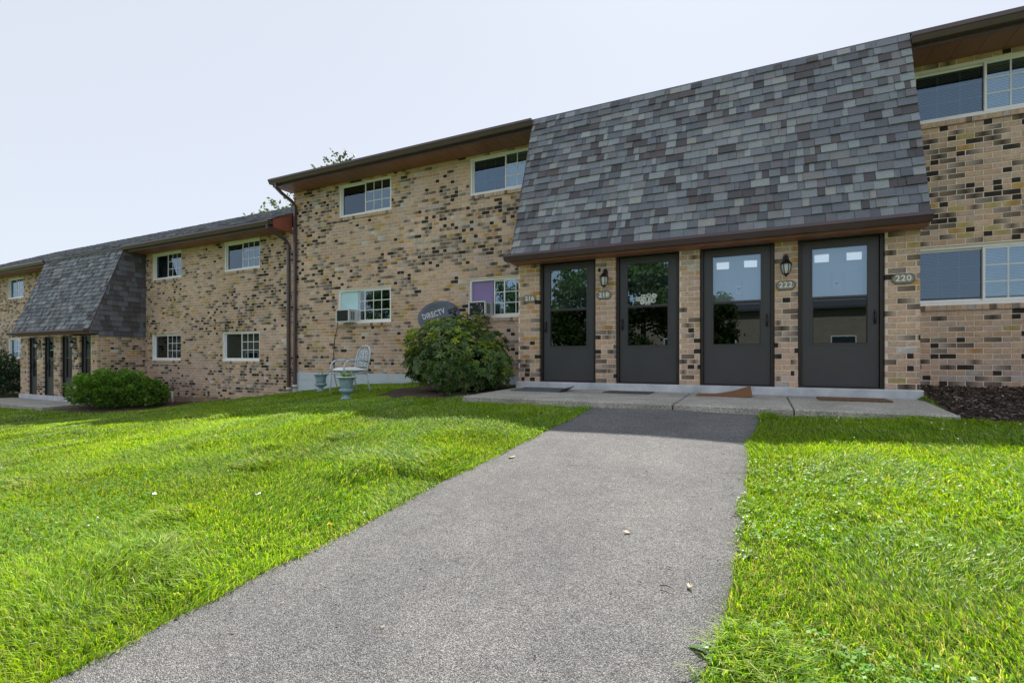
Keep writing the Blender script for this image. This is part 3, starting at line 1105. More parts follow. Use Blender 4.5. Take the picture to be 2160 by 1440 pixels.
def mansard(parent, x0, x1, zb, zt, yb, yt, individuals, seed, side_right):
    L = math.hypot(yt - yb, zt - zb)
    Sd = ((0), (yt - yb) / L, (zt - zb) / L)
    Nd = (0, -(zt - zb) / L, (yt - yb) / L)
    root = thing("mansard_roof", "", "")
    del root['label'], root['category']
    root.parent = parent
    fr = slope_frame((0, yb, zb), Sd, Nd)
    m = MB()   # deck and cheeks
    th = .012
    m.add([(x0, yb, zb), (x1, yb, zb), (x1, yt, zt), (x0, yt, zt), (x0, W - .01, zt), (x1, W - .01, zt), (x0, W - .01, zb), (x1, W - .01, zb)],
          [(0, 1, 2, 3), (0, 3, 4, 6), (1, 7, 5, 2), (3, 2, 5, 4)], (.02, .02, .022))
    m.build("roof_deck", M['shingle'], root)
    expo = .1425
    rows = shingle_rows(fr, lambda s: x0 - .012, lambda s: x1 + .012, L, expo, seed=seed)
    if individuals:
        def area(r):
            a, b, s0 = r[0], r[1], r[2]
            P = fr[0] + fr[1] * (a + b) / 2 + fr[2] * s0
            d = cam_depth(P[0], P[1])
            return (b - a) / d ** 2
        order = sorted(range(len(rows)), key=lambda i: -area(rows[i]))
        top = set(order[:individuals])
        for i in order[:individuals]:
            shingle_object(rows[i], fr, root)
        rows = [r for i, r in enumerate(rows) if i not in top]
    shingle_stuff("shingle_field", rows, fr, root)
    # cap strip along the top
    m = MB()
    k = 0
    x = x0 - .012
    while x < x1:
        xb = min(x + .30, x1 + .012)
        c = np.array(SH[rnd.choice([0, 1, 6, 7, 10])]) * rnd.uniform(.9, 1.1)
        m.add([(x, yt - .005, zt - .06), (xb - .003, yt - .005, zt - .06), (xb - .003, yt + .02, zt + .025), (x, yt + .02, zt + .025), (x, yt + .2, zt + .12), (xb - .003, yt + .2, zt + .12)],
              [(0, 1, 2, 3), (3, 2, 5, 4)], tuple(c))
        x = xb
    m.build("roof_cap", M['shingle'], root)
    # shingled cheek
    fx = x1 if side_right else x0
    nx = 1. if side_right else -1.
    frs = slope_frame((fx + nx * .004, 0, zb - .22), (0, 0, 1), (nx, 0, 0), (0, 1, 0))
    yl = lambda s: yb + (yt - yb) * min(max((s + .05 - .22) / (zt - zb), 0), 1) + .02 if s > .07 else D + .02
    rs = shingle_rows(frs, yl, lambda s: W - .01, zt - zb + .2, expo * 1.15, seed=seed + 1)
    shingle_stuff("cheek_shingle", [(*q[:5], (0, 3, 5, 6, 9)[q[5] % 5]) for q in rs], frs, root, .1)  # only darker tones picked: the side's shade is put into the shingle colour
    m = MB()
    m.add([(fx + nx * .003, D + .01, zb - .23), (fx + nx * .003, W - .01, zb - .23), (fx + nx * .003, W - .01, zt), (fx + nx * .003, yt, zt), (fx + nx * .003, yb + .0, zb), (fx + nx * .003, yb - .01, zb - .158), (fx + nx * .003, D + .01, zb - .158)],
          [tuple(range(7)) if side_right else tuple(range(6, -1, -1))], (.14, .145, .15))
    m.build("cheek_board", M['shingle'], root)
    m = MB()
    m.tube([(fx + nx * .012, yb - .012, zb + .01), (fx + nx * .012, yt - .01, zt)], .012, 4)
    m.build("edge_trim", M['gutter'], root)
    # gutter, fascia, soffit under the overhang
    e = MB()
    e.box(x0 - .02, x1 + .0, yb - .012, yb + .008, zb - .15, zb - .012)
    e.box(x0 - .02, x1, yb + .008, D - .004, zb - .155, zb - .140)
    e.build("lower_fascia", M['soffit'], root)
    gutter(root, x0 - .10, x1 + .005, yb - .013, zb - .125, 1.15)
    return root

# ------------------------------------------------------------------ building with the four numbered doors
A = thing("apartment_building", "taller tan brick apartment block with big grey mansard over doors 216 to 220", "building")
AX0, AX1 = -11.35, 7.2
aw = [(-9.70, -7.99, 4.02, 4.88), (-5.77, -4.02, 4.02, 4.88), (-9.73, -8.00, 1.30, 2.165), (-5.79, -4.06, 1.30, 2.165),
      (2.10, 3.85, 3.965, 4.785), (2.115, 3.80, 1.21, 2.09)]
SILL = .085
aop = [(a, b, c - SILL, d) for a, b, c, d in aw]
ent = (-3.93, 1.90, -1., 5.)
wallA = MB()
wall_back(wallA, AX0, AX1, -.9, 5.02, [(a, b, c, d) for a, b, c, d in aw] + [(-3.6, 1.6, -1., 2.3)], W + .0045, W + .05)
wallA.box(AX0 + .01, AX0 + .05, W + .05, 16, -.9, 5.02)
wallA.box(AX1 - .05, AX1 - .01, W + .05, 16, -.9, 5.02)
wallA = wallA.build("brick_wall", M['mortar'], A)
m = MB(); m.box(AX0 + .06, AX1 - .06, W + .75, W + .77, -.9, 5.0); m.build("interior", M['interior'], A)

allb = []   # x0,x1,y0,y1,z0,z1,idx
br = courses(AX0, AX1, .045, 4.905, aop + [ent], .03)
br = br[br[:, 0] < 0]
br2 = courses(1.9, AX1, -.045, 4.85, aop + [ent], .09)
for q, sd in ((br, 0), (br2, 9)):
    ix = brick_idx((q[:, 0] + q[:, 1]) / 2, (q[:, 2] + q[:, 3]) / 2, sd)
    for r, i in zip(q, ix):
        y = W - rng.uniform(-.001, .004)
        allb.append((r[0], r[1], y, W + .03, r[2], r[3], i))
for pi, (a, b) in enumerate(PIERS):
    q = courses(a, b, 0.004, 2.10, [], a - (0 if pi % 2 else .07))
    ix = brick_idx((q[:, 0] + q[:, 1]) / 2, (q[:, 2] + q[:, 3]) / 2, 17 + pi)
    for r, i in zip(q, ix):
        y = D - rng.uniform(-.001, .004)
        allb.append((r[0], r[1], y, D + .095, r[2], r[3], i))
allb = np.array(allb)
cx_, cz_ = (allb[:, 0] + allb[:, 1]) / 2, (allb[:, 4] + allb[:, 5]) / 2
px, py = cam_px(cx_, allb[:, 2], cz_)
dep = cam_depth(cx_, allb[:, 2])
ar = (allb[:, 1] - allb[:, 0]) / dep ** 2
hid = (px < 0) | (px > 2150) | (py < 20)
hid |= (allb[:, 2] > 9) & (cx_ > -4.0) & (cx_ < 2.2)          # behind the entrance
hid |= (cz_ > 2.05) & (allb[:, 2] < 9)
sc_ = np.where(hid, 0, ar)
order = np.argsort(-sc_)
top = order[:300]
rest = np.setdiff1d(np.arange(len(allb)), top)
for i in top:
    r = allb[i]
    brick_object(wallA, *r[:6], r[6])
ri = allb[rest]
brick_stuff(ri[:, :6], ri[:, 6], wallA)

# brick sills (rowlock) under each window
def sills(parent, wins, x_ok, seed):
    for a, b, c, d in wins:
        n = round((b - a + .03) / .0815)
        for k in range(n):
            xa = a - .015 + (b - a + .03) * k / n
            xb = a - .015 + (b - a + .03) * (k + 1) / n - .008
            i = rnd.choice([0, 1, 3, 4, 6, 9, 10, 2, NS + 2, NS + 3, NO])
            o = brick_object(parent, xa, xb, W - .028 + rnd.uniform(-.002, .002), W + .035, c - SILL + .002, c - .005, i, "sill_brick")
sills(wallA, aw, None, 0)
def sill_bed(parent, wins):
    for a, b, c, d in wins:
        MB().box(a - .013, b + .013, W - .018, W + .03, c - SILL + .003, c - .008).build("sill_bed", M['mortar'], parent)
sill_bed(wallA, aw)

# entrance piers cores, plinth, foundation
for a, b in PIERS:
    MB().box(a + .008, b - .008, D + .004, D + .3, 0, 2.12).build("pier", M['mortar'], A)
for a, b in ((-3.92, -3.86), (1.83, 1.89)):
    MB().box(a, b, D + .3, W, 0, 2.12).build("side_wall", M['mortar'], A)
m = MB()
m.prism_x([(D - .035, -.16), (D - .035, -.012), (D - .022, .0), (D + .4, .0), (D + .4, -.16)], -3.955, 1.925)
m.build("entrance_sill", M['sill'], A)
m = MB()
nb = 9
for k in range(nb):
    xa, xb = -11.34 + 7.4 * k / nb, -11.34 + 7.4 * (k + 1) / nb - .006
    m.box(xa, xb, W - .012, W + .02, -.16, .038)
    m.box(xa + .2 - (.2 if k == 0 else 0), min(xb + .2, -3.95), W - .012, W + .02, -.75, -.168)
m.box(-11.34, -3.95, W - .004, W + .008, -.75, .036)
m.build("foundation", M['foundation'], A)
m = MB(); m.box(1.93, AX1, W - .01, W + .02, -.5, -.048); m.build("foundation", M['slab'], A)

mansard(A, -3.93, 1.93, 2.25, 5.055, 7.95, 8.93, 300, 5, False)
eave(A, -11.42, -3.94, 4.90)
eave(A, 1.945, 7.3, 4.845)
m = MB()   # low pitched roof behind the eave
for ya, za, yb_, zb_ in ((8.98, 5.11, 13.3, 7.17), (13.3, 7.17, 17.6, 5.1)):
    m.add([(-11.5, ya, za), (7.4, ya, za), (7.4, yb_, zb_), (-11.5, yb_, zb_), (-11.5, ya, za - .03), (7.4, ya, za - .03), (7.4, yb_, zb_ - .03), (-11.5, yb_, zb_ - .03)],
          [(0, 1, 2, 3), (7, 6, 5, 4), (0, 4, 5, 1), (1, 5, 6, 2), (3, 2, 6, 7), (0, 3, 7, 4)], (.13, .135, .145))
for xg in (-11.33, 7.16):
    m.add([(xg, 8.9, 4.95), (xg, 17.5, 4.95), (xg, 17.5, 5.1), (xg, 13.3, 7.12), (xg, 8.9, 5.03)], [(0, 1, 2, 3, 4)], (.12, .1, .09))
m.build("roof", M['shingle'], A)
m = MB(); m.box(AX0 + .05, AX1 - .05, 16, 16.05, -.9, 5.0); m.build("rear_wall", M['mortar'], A)

blA = [(.0, 1), (1, 1), (0, 0), (0, 1), (1, 1), (1, 1)]
pan = {2: (M['panelcyan'], -9.10, -9.085, 1.55), 3: (M['panelpurple'], -5.215, -5.205, 1.55)}
for k, (a, b, c, d) in enumerate(aw):
    window(A, a, b, c, d, blA[k], pan.get(k))

dnum = [('L1', -3.505, -2.48, 'R', 'dark'), ('L2', -2.127, -1.123, 'R', 'dark'), ('R1', -.808, .205, 'L', 'white'), ('R2', .513, 1.515, 'L', 'white')]
for _, a, b, hg, inn in dnum:
    storm_door(A, a, b, .0, 2.13, D + .05, hg, inn)
# small notices on the two white inner doors
for sx, sz, h in ((-.275, 1.47, .06), (1.00, 1.475, .045)):
    m = MB()
    m.box(sx - .03, sx + .03, D + .05 + .185, D + .05 + .189, sz - h, sz + h)
    st = m.build("notice", M['paper'], A)
    q = MB(); q.box(sx - .022, sx + .022, D + .05 + .183, D + .05 + .1845, sz + .0, sz + h * .6); q.box(sx - .014, sx + .014, D + .05 + .183, D + .05 + .1845, sz - h * .6, sz - h * .4)
    q.build("printed_mark", M['matgrey'], st)
lantern(A, -2.30, D - .001, 1.74)
lantern(A, .352, D - .001, 1.735)
for x, z, t in ((-3.69, 1.487, "216"), (-2.325, 1.475, "218"), (.352, 1.467, "222"), (1.712, 1.467, "220")):
    number_plate(A, x, D - .004, z, t)
downspout(A, [(-11.2, 8.87, 4.93), (-11.2, 8.87, 4.84), (-11.21, 9.05, 4.74), (-11.23, 9.38, 4.62), (-11.235, 9.49, 4.52), (-11.24, 9.49, -.42)])

# ------------------------------------------------------------------ lower building on the left
Bd = thing("apartment_building", "lower tan brick apartment block down the slope at left with its own mansard entrance", "building")
BX0, BX1 = -34., -11.37
bw = [(-14.33, -12.73, 2.985, 3.85), (-18.02, -16.45, 2.985, 3.85), (-18.04, -16.47, .345, 1.205), (-14.40, -12.75, .335, 1.20),
      (-28.75, -27.30, 2.92, 3.80), (-28.70, -27.30, .40, 1.25)]
entB = (-23.665, -18.435, -3, 4.)
bop = [(a, b, c - SILL, d) for a, b, c, d in bw]
wb = MB()
wall_back(wb, BX0, BX1, -1.6, 3.98, bw + [(-23.3, -18.8, -2., 1.3)], W + .0045, W + .05)
wb.box(BX0 + .01, BX0 + .05, W + .05, 16, -1.6, 3.98)
wallB = wb.build("brick_wall", M['mortar'], Bd)
m = MB(); m.box(BX0 + .06, BX1 - .06, W + .75, W + .77, -1.6, 3.95); m.build("interior", M['interior'], Bd)
lst = []
q = courses(BX0, BX1, -1.3, 3.92, bop + [entB], .05, -.02)
ix = brick_idx((q[:, 0] + q[:, 1]) / 2, (q[:, 2] + q[:, 3]) / 2, 5)
for r, i in zip(q, ix):
    lst.append((r[0], r[1], W - rng.uniform(-.001, .004), W + .03, r[2], r[3], i))
for pi, (a, b) in enumerate(PIERS_B):
    q = courses(a, b, -.85, 1.12, [], a - (0 if pi % 2 else .07), -.85)
    ix = brick_idx((q[:, 0] + q[:, 1]) / 2, (q[:, 2] + q[:, 3]) / 2, 37 + pi)
    for r, i in zip(q, ix):
        lst.append((r[0], r[1], D - rng.uniform(-.001, .004), D + .095, r[2], r[3], i))
lst = np.array(lst)
brick_stuff(lst[:, :6], lst[:, 6], wallB)
q = courses(D + .1, W, -1.2, 1.10, [], .0, -.85)
k = brick_idx((q[:, 0] + q[:, 1]) / 2 + 50, (q[:, 2] + q[:, 3]) / 2, 61)
bx = np.stack([np.full(len(q), -18.53), np.full(len(q), -18.435) + rng.uniform(-.003, .001, len(q)), q[:, 0], q[:, 1], q[:, 2], q[:, 3]], -1)
brick_stuff(bx, k, wallB, 1)
sills(wallB, bw, None, 1)
for a, b in PIERS_B:
    MB().box(a + .008, b - .008, D + .004, D + .3, -1., 1.14).build("pier", M['mortar'], Bd)
for a, b in ((-18.52, -18.444), (-23.655, -23.59)):
    MB().box(a, b, D + .3, W, -1.4, 1.14).build("side_wall", M['mortar'], Bd)
sill_bed(wallB, bw)
m = MB(); m.box(-18.4, -11.6, W - .008, W + .02, -1.3, -.80); m.build("foundation", M['basebrown'], Bd)
m = MB()
m.prism_x([(D - .035, -1.1), (D - .035, -.86), (D - .022, -.85), (D + .4, -.85), (D + .4, -1.1)], -23.69, -18.42)
m.build("entrance_sill", M['sill'], Bd)
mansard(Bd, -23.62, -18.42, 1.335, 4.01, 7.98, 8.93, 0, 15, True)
eave(Bd, -34.1, -23.63, 3.865, pw=.45)
eave(Bd, -18.41, -11.42, 3.865, pw=.45)
m = MB()
m.add([(-11.415, 8.95, 3.86), (-11.415, W, 3.82), (-11.415, W, 4.36), (-11.415, 8.95, 4.06), (-11.44, 8.95, 3.86), (-11.44, W, 3.82), (-11.44, W, 4.36), (-11.44, 8.95, 4.06)],
      [(0, 1, 2, 3), (7, 6, 5, 4), (0, 3, 7, 4), (3, 2, 6, 7), (1, 5, 6, 2), (0, 4, 5, 1)])
m.build("eave_end_panel", M['redpanel'], Bd)
sl_, rise = math.hypot(4.45, 2.11), 2.11
Sd, Nd = (0, 4.45 / sl_, rise / sl_), (0, -rise / sl_, 4.45 / sl_)
m = MB()
m.add([(-34.2, 8.86, 4.03), (-11.4, 8.86, 4.03), (-11.4, 13.31, 6.14), (-34.2, 13.31, 6.14), (-34.2, 17.7, 4.03), (-11.4, 17.7, 4.03)], [(0, 1, 2, 3), (3, 2, 5, 4)], (.12, .125, .135))
roofB = m.build("roof", M['shingle'], Bd)
m = MB(); m.box(-23.64, -18.40, 8.862, 8.945, 3.95, 4.028, (.16, .165, .175)); m.build("drip_edge", M['shingle'], roofB)
frb = slope_frame((0, 8.86, 4.033), Sd, Nd)
rws = shingle_rows(frb, lambda s: -34.2, lambda s: -11.40, sl_, .16, seed=33)
shingle_stuff("shingle_field", rws, frb, roofB, .1)
m = MB(); m.box(BX0 + .05, BX1 - .02, 16, 16.05, -1.6, 4.0); m.build("rear_wall", M['mortar'], Bd)
blB = [(1, 1), (0, .4), (0, 1), (1, 1), (0, 1), (0, 1)]
for k, (a, b, c, d) in enumerate(bw):
    window(Bd, a, b, c, d, blB[k], None, None, 1)
for k in range(4):
    storm_door(Bd, PIERS_B[k][1], PIERS_B[k + 1][0], -.85, 1.16, D + .05, 'RRLL'[k], 'dark')
lantern(Bd, -22.2, D - .001, .88)
lantern(Bd, -19.77, D - .001, .88)
for x, z in ((-23.35, .60), (-22.2, .52), (-19.77, .52), (-18.62, .60)):
    number_plate(Bd, x, D - .004, z, "")
downspout(Bd, [(-11.53, 8.87, 3.9), (-11.53, 8.87, 3.84), (-11.52, 9.1, 3.75), (-11.5, 9.4, 3.62), (-11.49, 9.49, 3.50), (-11.485, 9.49, -.50)])
#OBJECTS2
# ------------------------------------------------------------------ leaves
def leaf_shape(L, wd, droop=.25, fold=.15):
    """one elongated leaf along +x, 8 verts"""
    return [(0, 0, 0), (L * .3, wd * .42, L * .02 + fold * wd), (L * .3, -wd * .42, L * .02 + fold * wd), (L * .3, 0, L * .03),
            (L * .68, wd * .5, -droop * L * .22 + fold * wd), (L * .68, -wd * .5, -droop * L * .22 + fold * wd), (L * .68, 0, -droop * L * .2), (L, 0, -droop * L * .6)]
LEAF_F = [(0, 3, 1), (0, 2, 3), (1, 3, 6, 4), (3, 2, 5, 6), (4, 6, 7), (6, 5, 7)]

def whorl_mesh(name, n, L, wd, col, up=.35, r=None, spread=1.):
    r = r or rnd
    m = MB()
    for k in range(n):
        a = 2 * math.pi * k / n + r.uniform(-.25, .25)
        pit = up + r.uniform(-.3, .35)
        s = r.uniform(.75, 1.1)
        mt = Matrix.Rotation(a, 4, 'Z') @ Matrix.Rotation(-pit, 4, 'Y')
        c = tuple(v * r.uniform(.8, 1.2) for v in col)
        m.add([mt @ Vector(v) for v in leaf_shape(L * s, wd * s, r.uniform(.2, .7))], LEAF_F, c, True)
    return m

def quat_to(nrm):
    return Vector(nrm).to_track_quat('Z', 'Y')

def join_instances(name, meshes, mats, parent, m, **props):
    """join transformed copies of small meshes into one object"""
    Vs, Fs, Cs = [], {}, []
    off = 0
    data = []
    for me in meshes:
        v = np.zeros(len(me.vertices) * 3, np.float32); me.vertices.foreach_get("co", v)
        c = np.zeros(len(me.vertices) * 4, np.float32); me.attributes["Col"].data.foreach_get("color", c)
        fs = {}
        for p in me.polygons:
            fs.setdefault(len(p.vertices), []).append(tuple(p.vertices))
        data.append((v.reshape(-1, 3), c.reshape(-1, 4)[:, :3], {k: np.array(f) for k, f in fs.items()}))
    for (k, mt, tint) in mats:
        v, c, fs = data[k]
        a = np.array(mt)
        Vs.append(v @ a[:3, :3].T + a[:3, 3])
        Cs.append(c * tint)
        for n, f in fs.items():
            Fs.setdefault(n, []).append(f + off)
        off += len(v)
    me = np_mesh(name, np.concatenate(Vs), [np.concatenate(f) for f in Fs.values()], np.concatenate(Cs), True)
    return link(name, me, m, parent, **props)

# ------------------------------------------------------------------ big leafy shrub by the first door
bush = thing("shrub", "big broad leaved shrub with yellow green tips left of door 216", "shrub", (-5.08, 7.95, -.2))
cols = [(.085, .155, .040), (.105, .195, .048), (.135, .225, .055), (.065, .125, .042), (.17, .25, .06)]
tips = [(.28, .38, .035), (.40, .47, .04), (.20, .30, .04)]
wm = []
for k in range(10):
    me = whorl_mesh("leaf_whorl", rnd.choice([7, 8, 9]), .092, .028, cols[k % 5], .25).mesh("leaf_whorl"); me.materials.append(M['leaf']); wm.append(me)
for k in range(5):
    me = whorl_mesh("leaf_whorl", 8, .092, .029, tips[k % 3], .7).mesh("leaf_whorl"); me.materials.append(M['leaf']); wm.append(me)
place = []
br_ = random.Random(5)
for i in range(2300):
    while True:
        d = Vector((br_.gauss(0, 1), br_.gauss(0, 1), br_.gauss(0, 1)))
        d.normalize()
        if d.z > -.75:
            break
    lump = 1 + .22 * (float(vnoise(d.x * 3 + 9, d.y * 3 + d.z * 2.2, 77, 1.)) - .5) * 2 + .10 * (float(vnoise(d.z * 5 + 3, d.x * 5 + d.y, 78, 1.2)) - .5) * 2
    rr = lump * (1 - abs(br_.gauss(0, .085)) if i < 1700 else br_.uniform(.35, .85))
    p = Vector((d.x * 1.14 * rr, d.y * .98 * rr, .55 + d.z * (.80 if d.z > 0 else .62) * rr))
    if p.x < -.1 and d.z > .2:
        p.z -= .10 * min(1, -p.x)
    if p.x > 1.2: p.x = 1.2
    if p.z < .03: p.z = .03 + br_.uniform(0, .1)
    nrm = (d + Vector((0, 0, .75)) + Vector((br_.gauss(0, .25), br_.gauss(0, .25), 0))).normalized()
    tip = (d.z > .25 and br_.random() < (.55 if d.x < -.35 else .22)) or br_.random() < .04
    k = br_.randrange(10, 15) if tip and i < 1700 else br_.randrange(10)
    mt = Matrix.Translation(p) @ quat_to(nrm).to_matrix().to_4x4() @ Matrix.Rotation(br_.uniform(0, 6.3), 4, 'Z') @ Matrix.Scale(br_.uniform(.8, 1.25), 4)
    f = -d.x * .0 - d.y + .4 * d.x
    place.append((k, mt, f if i < 1700 else -9))
place.sort(key=lambda q: -q[2])
for k, mt, f in place[:300]:
    o = bpy.data.objects.new("leaf_whorl", wm[k]); C.objects.link(o); o.parent = bush; o.matrix_basis = mt
join_instances("inner_foliage", wm, [(k, mt, br_.uniform(.75, 1.1)) for k, mt, f in place[300:]], bush, M['leaf'], kind="stuff")
for k in range(9):
    a = br_.uniform(0, 6.28)
    q = MB()
    e = Vector((math.cos(a) * br_.uniform(.5, .95), math.sin(a) * br_.uniform(.4, .75), br_.uniform(.5, 1.0)))
    q.tube([(math.cos(a) * .1, math.sin(a) * .1, -.05), e * .5 + Vector((0, 0, -.05)), e], [.022, .016, .007], 6)
    q.build("stem", M['stem'], bush)

def sapling(x, y, n, h, label, col):
    z = float(gz(x, y))
    root = thing("sapling", label, "sapling", (x, y, z))
    r = random.Random(int(x * 100))
    q = MB()
    for k in range(4):
        a = r.uniform(0, 6.28)
        q.tube([(0, 0, -.03), (math.cos(a) * .08, math.sin(a) * .08, h * .5), (math.cos(a) * .2, math.sin(a) * .2, h * .95)], [.008, .006, .003], 5)
    q.build("stem", M['stem'], root)
    m = MB()
    for k in range(n):
        a, t = r.uniform(0, 6.28), r.uniform(.12, 1)
        R_ = .08 + .22 * t * r.uniform(.3, 1)
        p = Vector((math.cos(a) * R_, math.sin(a) * R_, h * t))
        mt = Matrix.Translation(p) @ Matrix.Rotation(a + r.gauss(0, .7), 4, 'Z') @ Matrix.Rotation(r.gauss(-.1, .45), 4, 'Y')
        c = tuple(v * r.uniform(.75, 1.3) for v in col)
        m.add([mt @ Vector(v) for v in leaf_shape(.075 * r.uniform(.7, 1.2), .042, .4)], LEAF_F, c, True)
    m.build("foliage", M['leaf'], root, kind="stuff")
sapling(-4.66, 6.9, 230, .62, "bright green leafy sapling growing at the front of the big shrub", (.055, .15, .025))

def mound(name, label, cat, c, rad, n, size, col, seed, rz=0., flat=.25):
    root = thing(name, label, cat, (c[0], c[1], c[2]), rz)
    r = np.random.default_rng(seed)
    d = r.normal(size=(n, 3)); d /= np.linalg.norm(d, axis=1)[:, None]
    d[:, 2] = np.where(d[:, 2] < -.35, -d[:, 2], d[:, 2])
    lump = 1 + .24 * (vnoise(d[:, 0] * 3 + 5, d[:, 1] * 3 + d[:, 2] * 3, seed, 1.3) - .5) * 2 + .15 * (vnoise(d[:, 0] * 7 + d[:, 2] * 5, d[:, 1] * 7 + 3, seed + 1, 1.2) - .5) * 2
    rr = lump * np.where(r.random(n) < .012, r.uniform(1, 1.08, n), np.clip(1 - np.abs(r.normal(0, .07, n)), .6, 1)) * np.where(r.random(n) < .25, r.uniform(.5, .95, n), 1)
    P = np.stack([d[:, 0] * rad[0], d[:, 1] * rad[1], rad[2] * (.42 + .60 * np.where(d[:, 2] > 0, d[:, 2] ** .8, d[:, 2]))], -1)
    P[:, :2] *= rr[:, None]
    P[:, 2] = np.maximum(P[:, 2] * rr, .01)
    nb = d + r.normal(0, .55, (n, 3)) + [0, 0, .35]
    nb /= np.linalg.norm(nb, axis=1)[:, None]
    t = np.cross(nb, r.normal(size=(n, 3))); t /= np.linalg.norm(t, axis=1)[:, None]
    # leaf axis leans outwards
    ax_ = nb * .75 + t * .65; ax_ /= np.linalg.norm(ax_, axis=1)[:, None]
    sd = np.cross(ax_, r.normal(size=(n, 3))); sd /= np.linalg.norm(sd, axis=1)[:, None]
    L = size * r.uniform(.6, 1.3, n)[:, None]
    wd = L * flat
    V = np.stack([P, P + ax_ * L * .5 + sd * wd, P + ax_ * L, P + ax_ * L * .5 - sd * wd], 1).reshape(-1, 3)
    F = (np.array([[0, 1, 2, 3]])[None] + 4 * np.arange(n)[:, None, None]).reshape(-1, 4)
    new = np.clip((rr - .93) * 5, 0, 1) * np.clip(d[:, 2] + .45, 0, 1)
    cc = np.array(col) * (r.uniform(.65, 1.35, (n, 1))) * (1 + np.array([1.1, 1.0, .3]) * new[:, None] * r.uniform(.2, 1.2, (n, 1)))
    link("foliage", np_mesh("foliage", V, [F], np.repeat(cc, 4, 0)), M['leaf'], root, kind="stuff")
    q = MB()
    rr_ = random.Random(seed)
    for k in range(7):
        a = rr_.uniform(0, 6.28)
        q.tube([(math.cos(a) * .1, math.sin(a) * .1, -.1), (math.cos(a) * rad[0] * .4, math.sin(a) * rad[1] * .4, rad[2] * .4), (math.cos(a) * rad[0] * .75, math.sin(a) * rad[1] * .75, rad[2] * .75)], [.025, .018, .006], 5)
    q.build("stem", M['stem'], root)
    return root
mound("shrub", "low rounded green shrub beside the left block's concrete walk", "shrub", (-16.65, 7.95, -1.06), (1.48, .88, .97), 16000, .085, (.085, .18, .02), 3, R(6))
mound("shrub", "dark clipped shrub at the far left below the farthest windows", "shrub", (-26.85, 8.3, -1.12), (1.75, 1.1, 1.45), 9000, .10, (.03, .065, .03), 8)

# ------------------------------------------------------------------ trees
def tree(label, x, y, z, h, cr, n, seed, col, size=.16, group=None):
    root = thing("tree", label, "tree", (x, y, z), 0, group)
    r = random.Random(seed)
    q = MB()
    q.tube([(0, 0, -.2), (.04, .02, h * .25), (-.05, .03, h * .5), (.03, -.02, h * .8), (0, 0, h * .96)], [.26, .2, .15, .08, .02], 10)
    tipsv = []
    for k in range(26):
        t = r.uniform(.28, .95)
        a = r.uniform(0, 6.28)
        L = cr * (1.1 - .55 * t) * r.uniform(.7, 1.15)
        b = Vector((0, 0, h * t))
        e = b + Vector((math.cos(a) * L, math.sin(a) * L, L * r.uniform(.25, .75)))
        mid = (b + e) / 2 + Vector((0, 0, -.05 * L))
        q.tube([b, mid, e], [.07 * (1.1 - t) + .02, .04 * (1.1 - t) + .012, .006], 6)
        tipsv += [(e, .5), (mid, .6), ((mid + e) / 2 + Vector((r.gauss(0, .3), r.gauss(0, .3), r.gauss(0, .2))), .5)]
    tipsv += [(Vector((0, 0, h)), .4)]
    q.build("trunk", M['bark'], root)
    g = np.random.default_rng(seed)
    cen = np.array([t[0] for t in tipsv]); rad = np.array([t[1] for t in tipsv])
    ci = g.integers(0, len(cen), n)
    P = cen[ci] + g.normal(size=(n, 3)) * (rad[ci] * cr * .21)[:, None]
    ax_ = g.normal(size=(n, 3)); ax_[:, 2] -= .3; ax_ /= np.linalg.norm(ax_, axis=1)[:, None]
    sd = np.cross(ax_, g.normal(size=(n, 3))); sd /= np.linalg.norm(sd, axis=1)[:, None]
    L = size * g.uniform(.6, 1.3, (n, 1))
    V = np.stack([P, P + ax_ * L * .5 + sd * L * .32, P + ax_ * L, P + ax_ * L * .5 - sd * L * .32], 1).reshape(-1, 3)
    F = (np.array([[0, 1, 2, 3]])[None] + 4 * np.arange(n)[:, None, None]).reshape(-1, 4)
    tone = g.uniform(.7, 1.3, (len(cen), 1))[ci] * g.uniform(.8, 1.2, (n, 1))
    link("crown", np_mesh("crown", V, [F], np.repeat(np.array(col) * tone, 4, 0)), M['treeleaf'], root, kind="stuff")
    return root
tree("tree behind the taller block, its leafy top just over the eave", -16.9, 16.8, -1, 9.62, 2.3, 5200, 21, (.055, .085, .03), .17)
tree("lower tree behind the left block beside the taller block's corner", -20.6, 16.2, -1, 8.75, 1.3, 2600, 22, (.07, .12, .03), .17)
for lb, x, y, h in (("leafy tree across the lawn mirrored in the glass of door 216", -9.6, -13, 7.6),
                    ("tall leafy tree across the lawn mirrored in the glass of door 218", -6.2, -14, 8.2),
                    ("leafy tree across the lawn mirrored in the lilac panelled window", -15, -13.5, 7.8),
                    ("leafy tree across the lawn mirrored in the cyan panelled window", -27, -13, 7.8),
                    ("small tree by the far block mirrored in the left of door 222", -3.3, -26, 7.0)):
    tree(lb, x, y, -2.0, h, 2.7 if y > -20 else 1.9, 9000, int(x * 10) % 97, (.085, .135, .035), .26, "trees across the lawn")
ob = thing("apartment_building", "long brick apartment block across the lawn, mirrored in the door glass", "building", (0, -38, -3.2))
m = MB(); m.box(-45, 45, -9, 0, 0, 8.2); m.build("wall", M['farbrick'], ob)
m = MB(); m.prism_x([(.6, 8.2), (.6, 8.4), (-4.5, 9.4), (-9.6, 8.4), (-9.6, 8.2)], -45.5, 45.5); m.build("roof", M['farroof'], ob)
for i in range(18):
    for zz in (1.6, 4.6):
        q = MB(); q.box(-44 + i * 5, -42 + i * 5, .0, .05, zz, zz + 1.1); wi = q.build("window", M['vinyl'], ob)
        q = MB(); q.box(-43.9 + i * 5, -42.1 + i * 5, .05, .06, zz + .1, zz + 1.0); q.build("pane", M['interior'], wi)

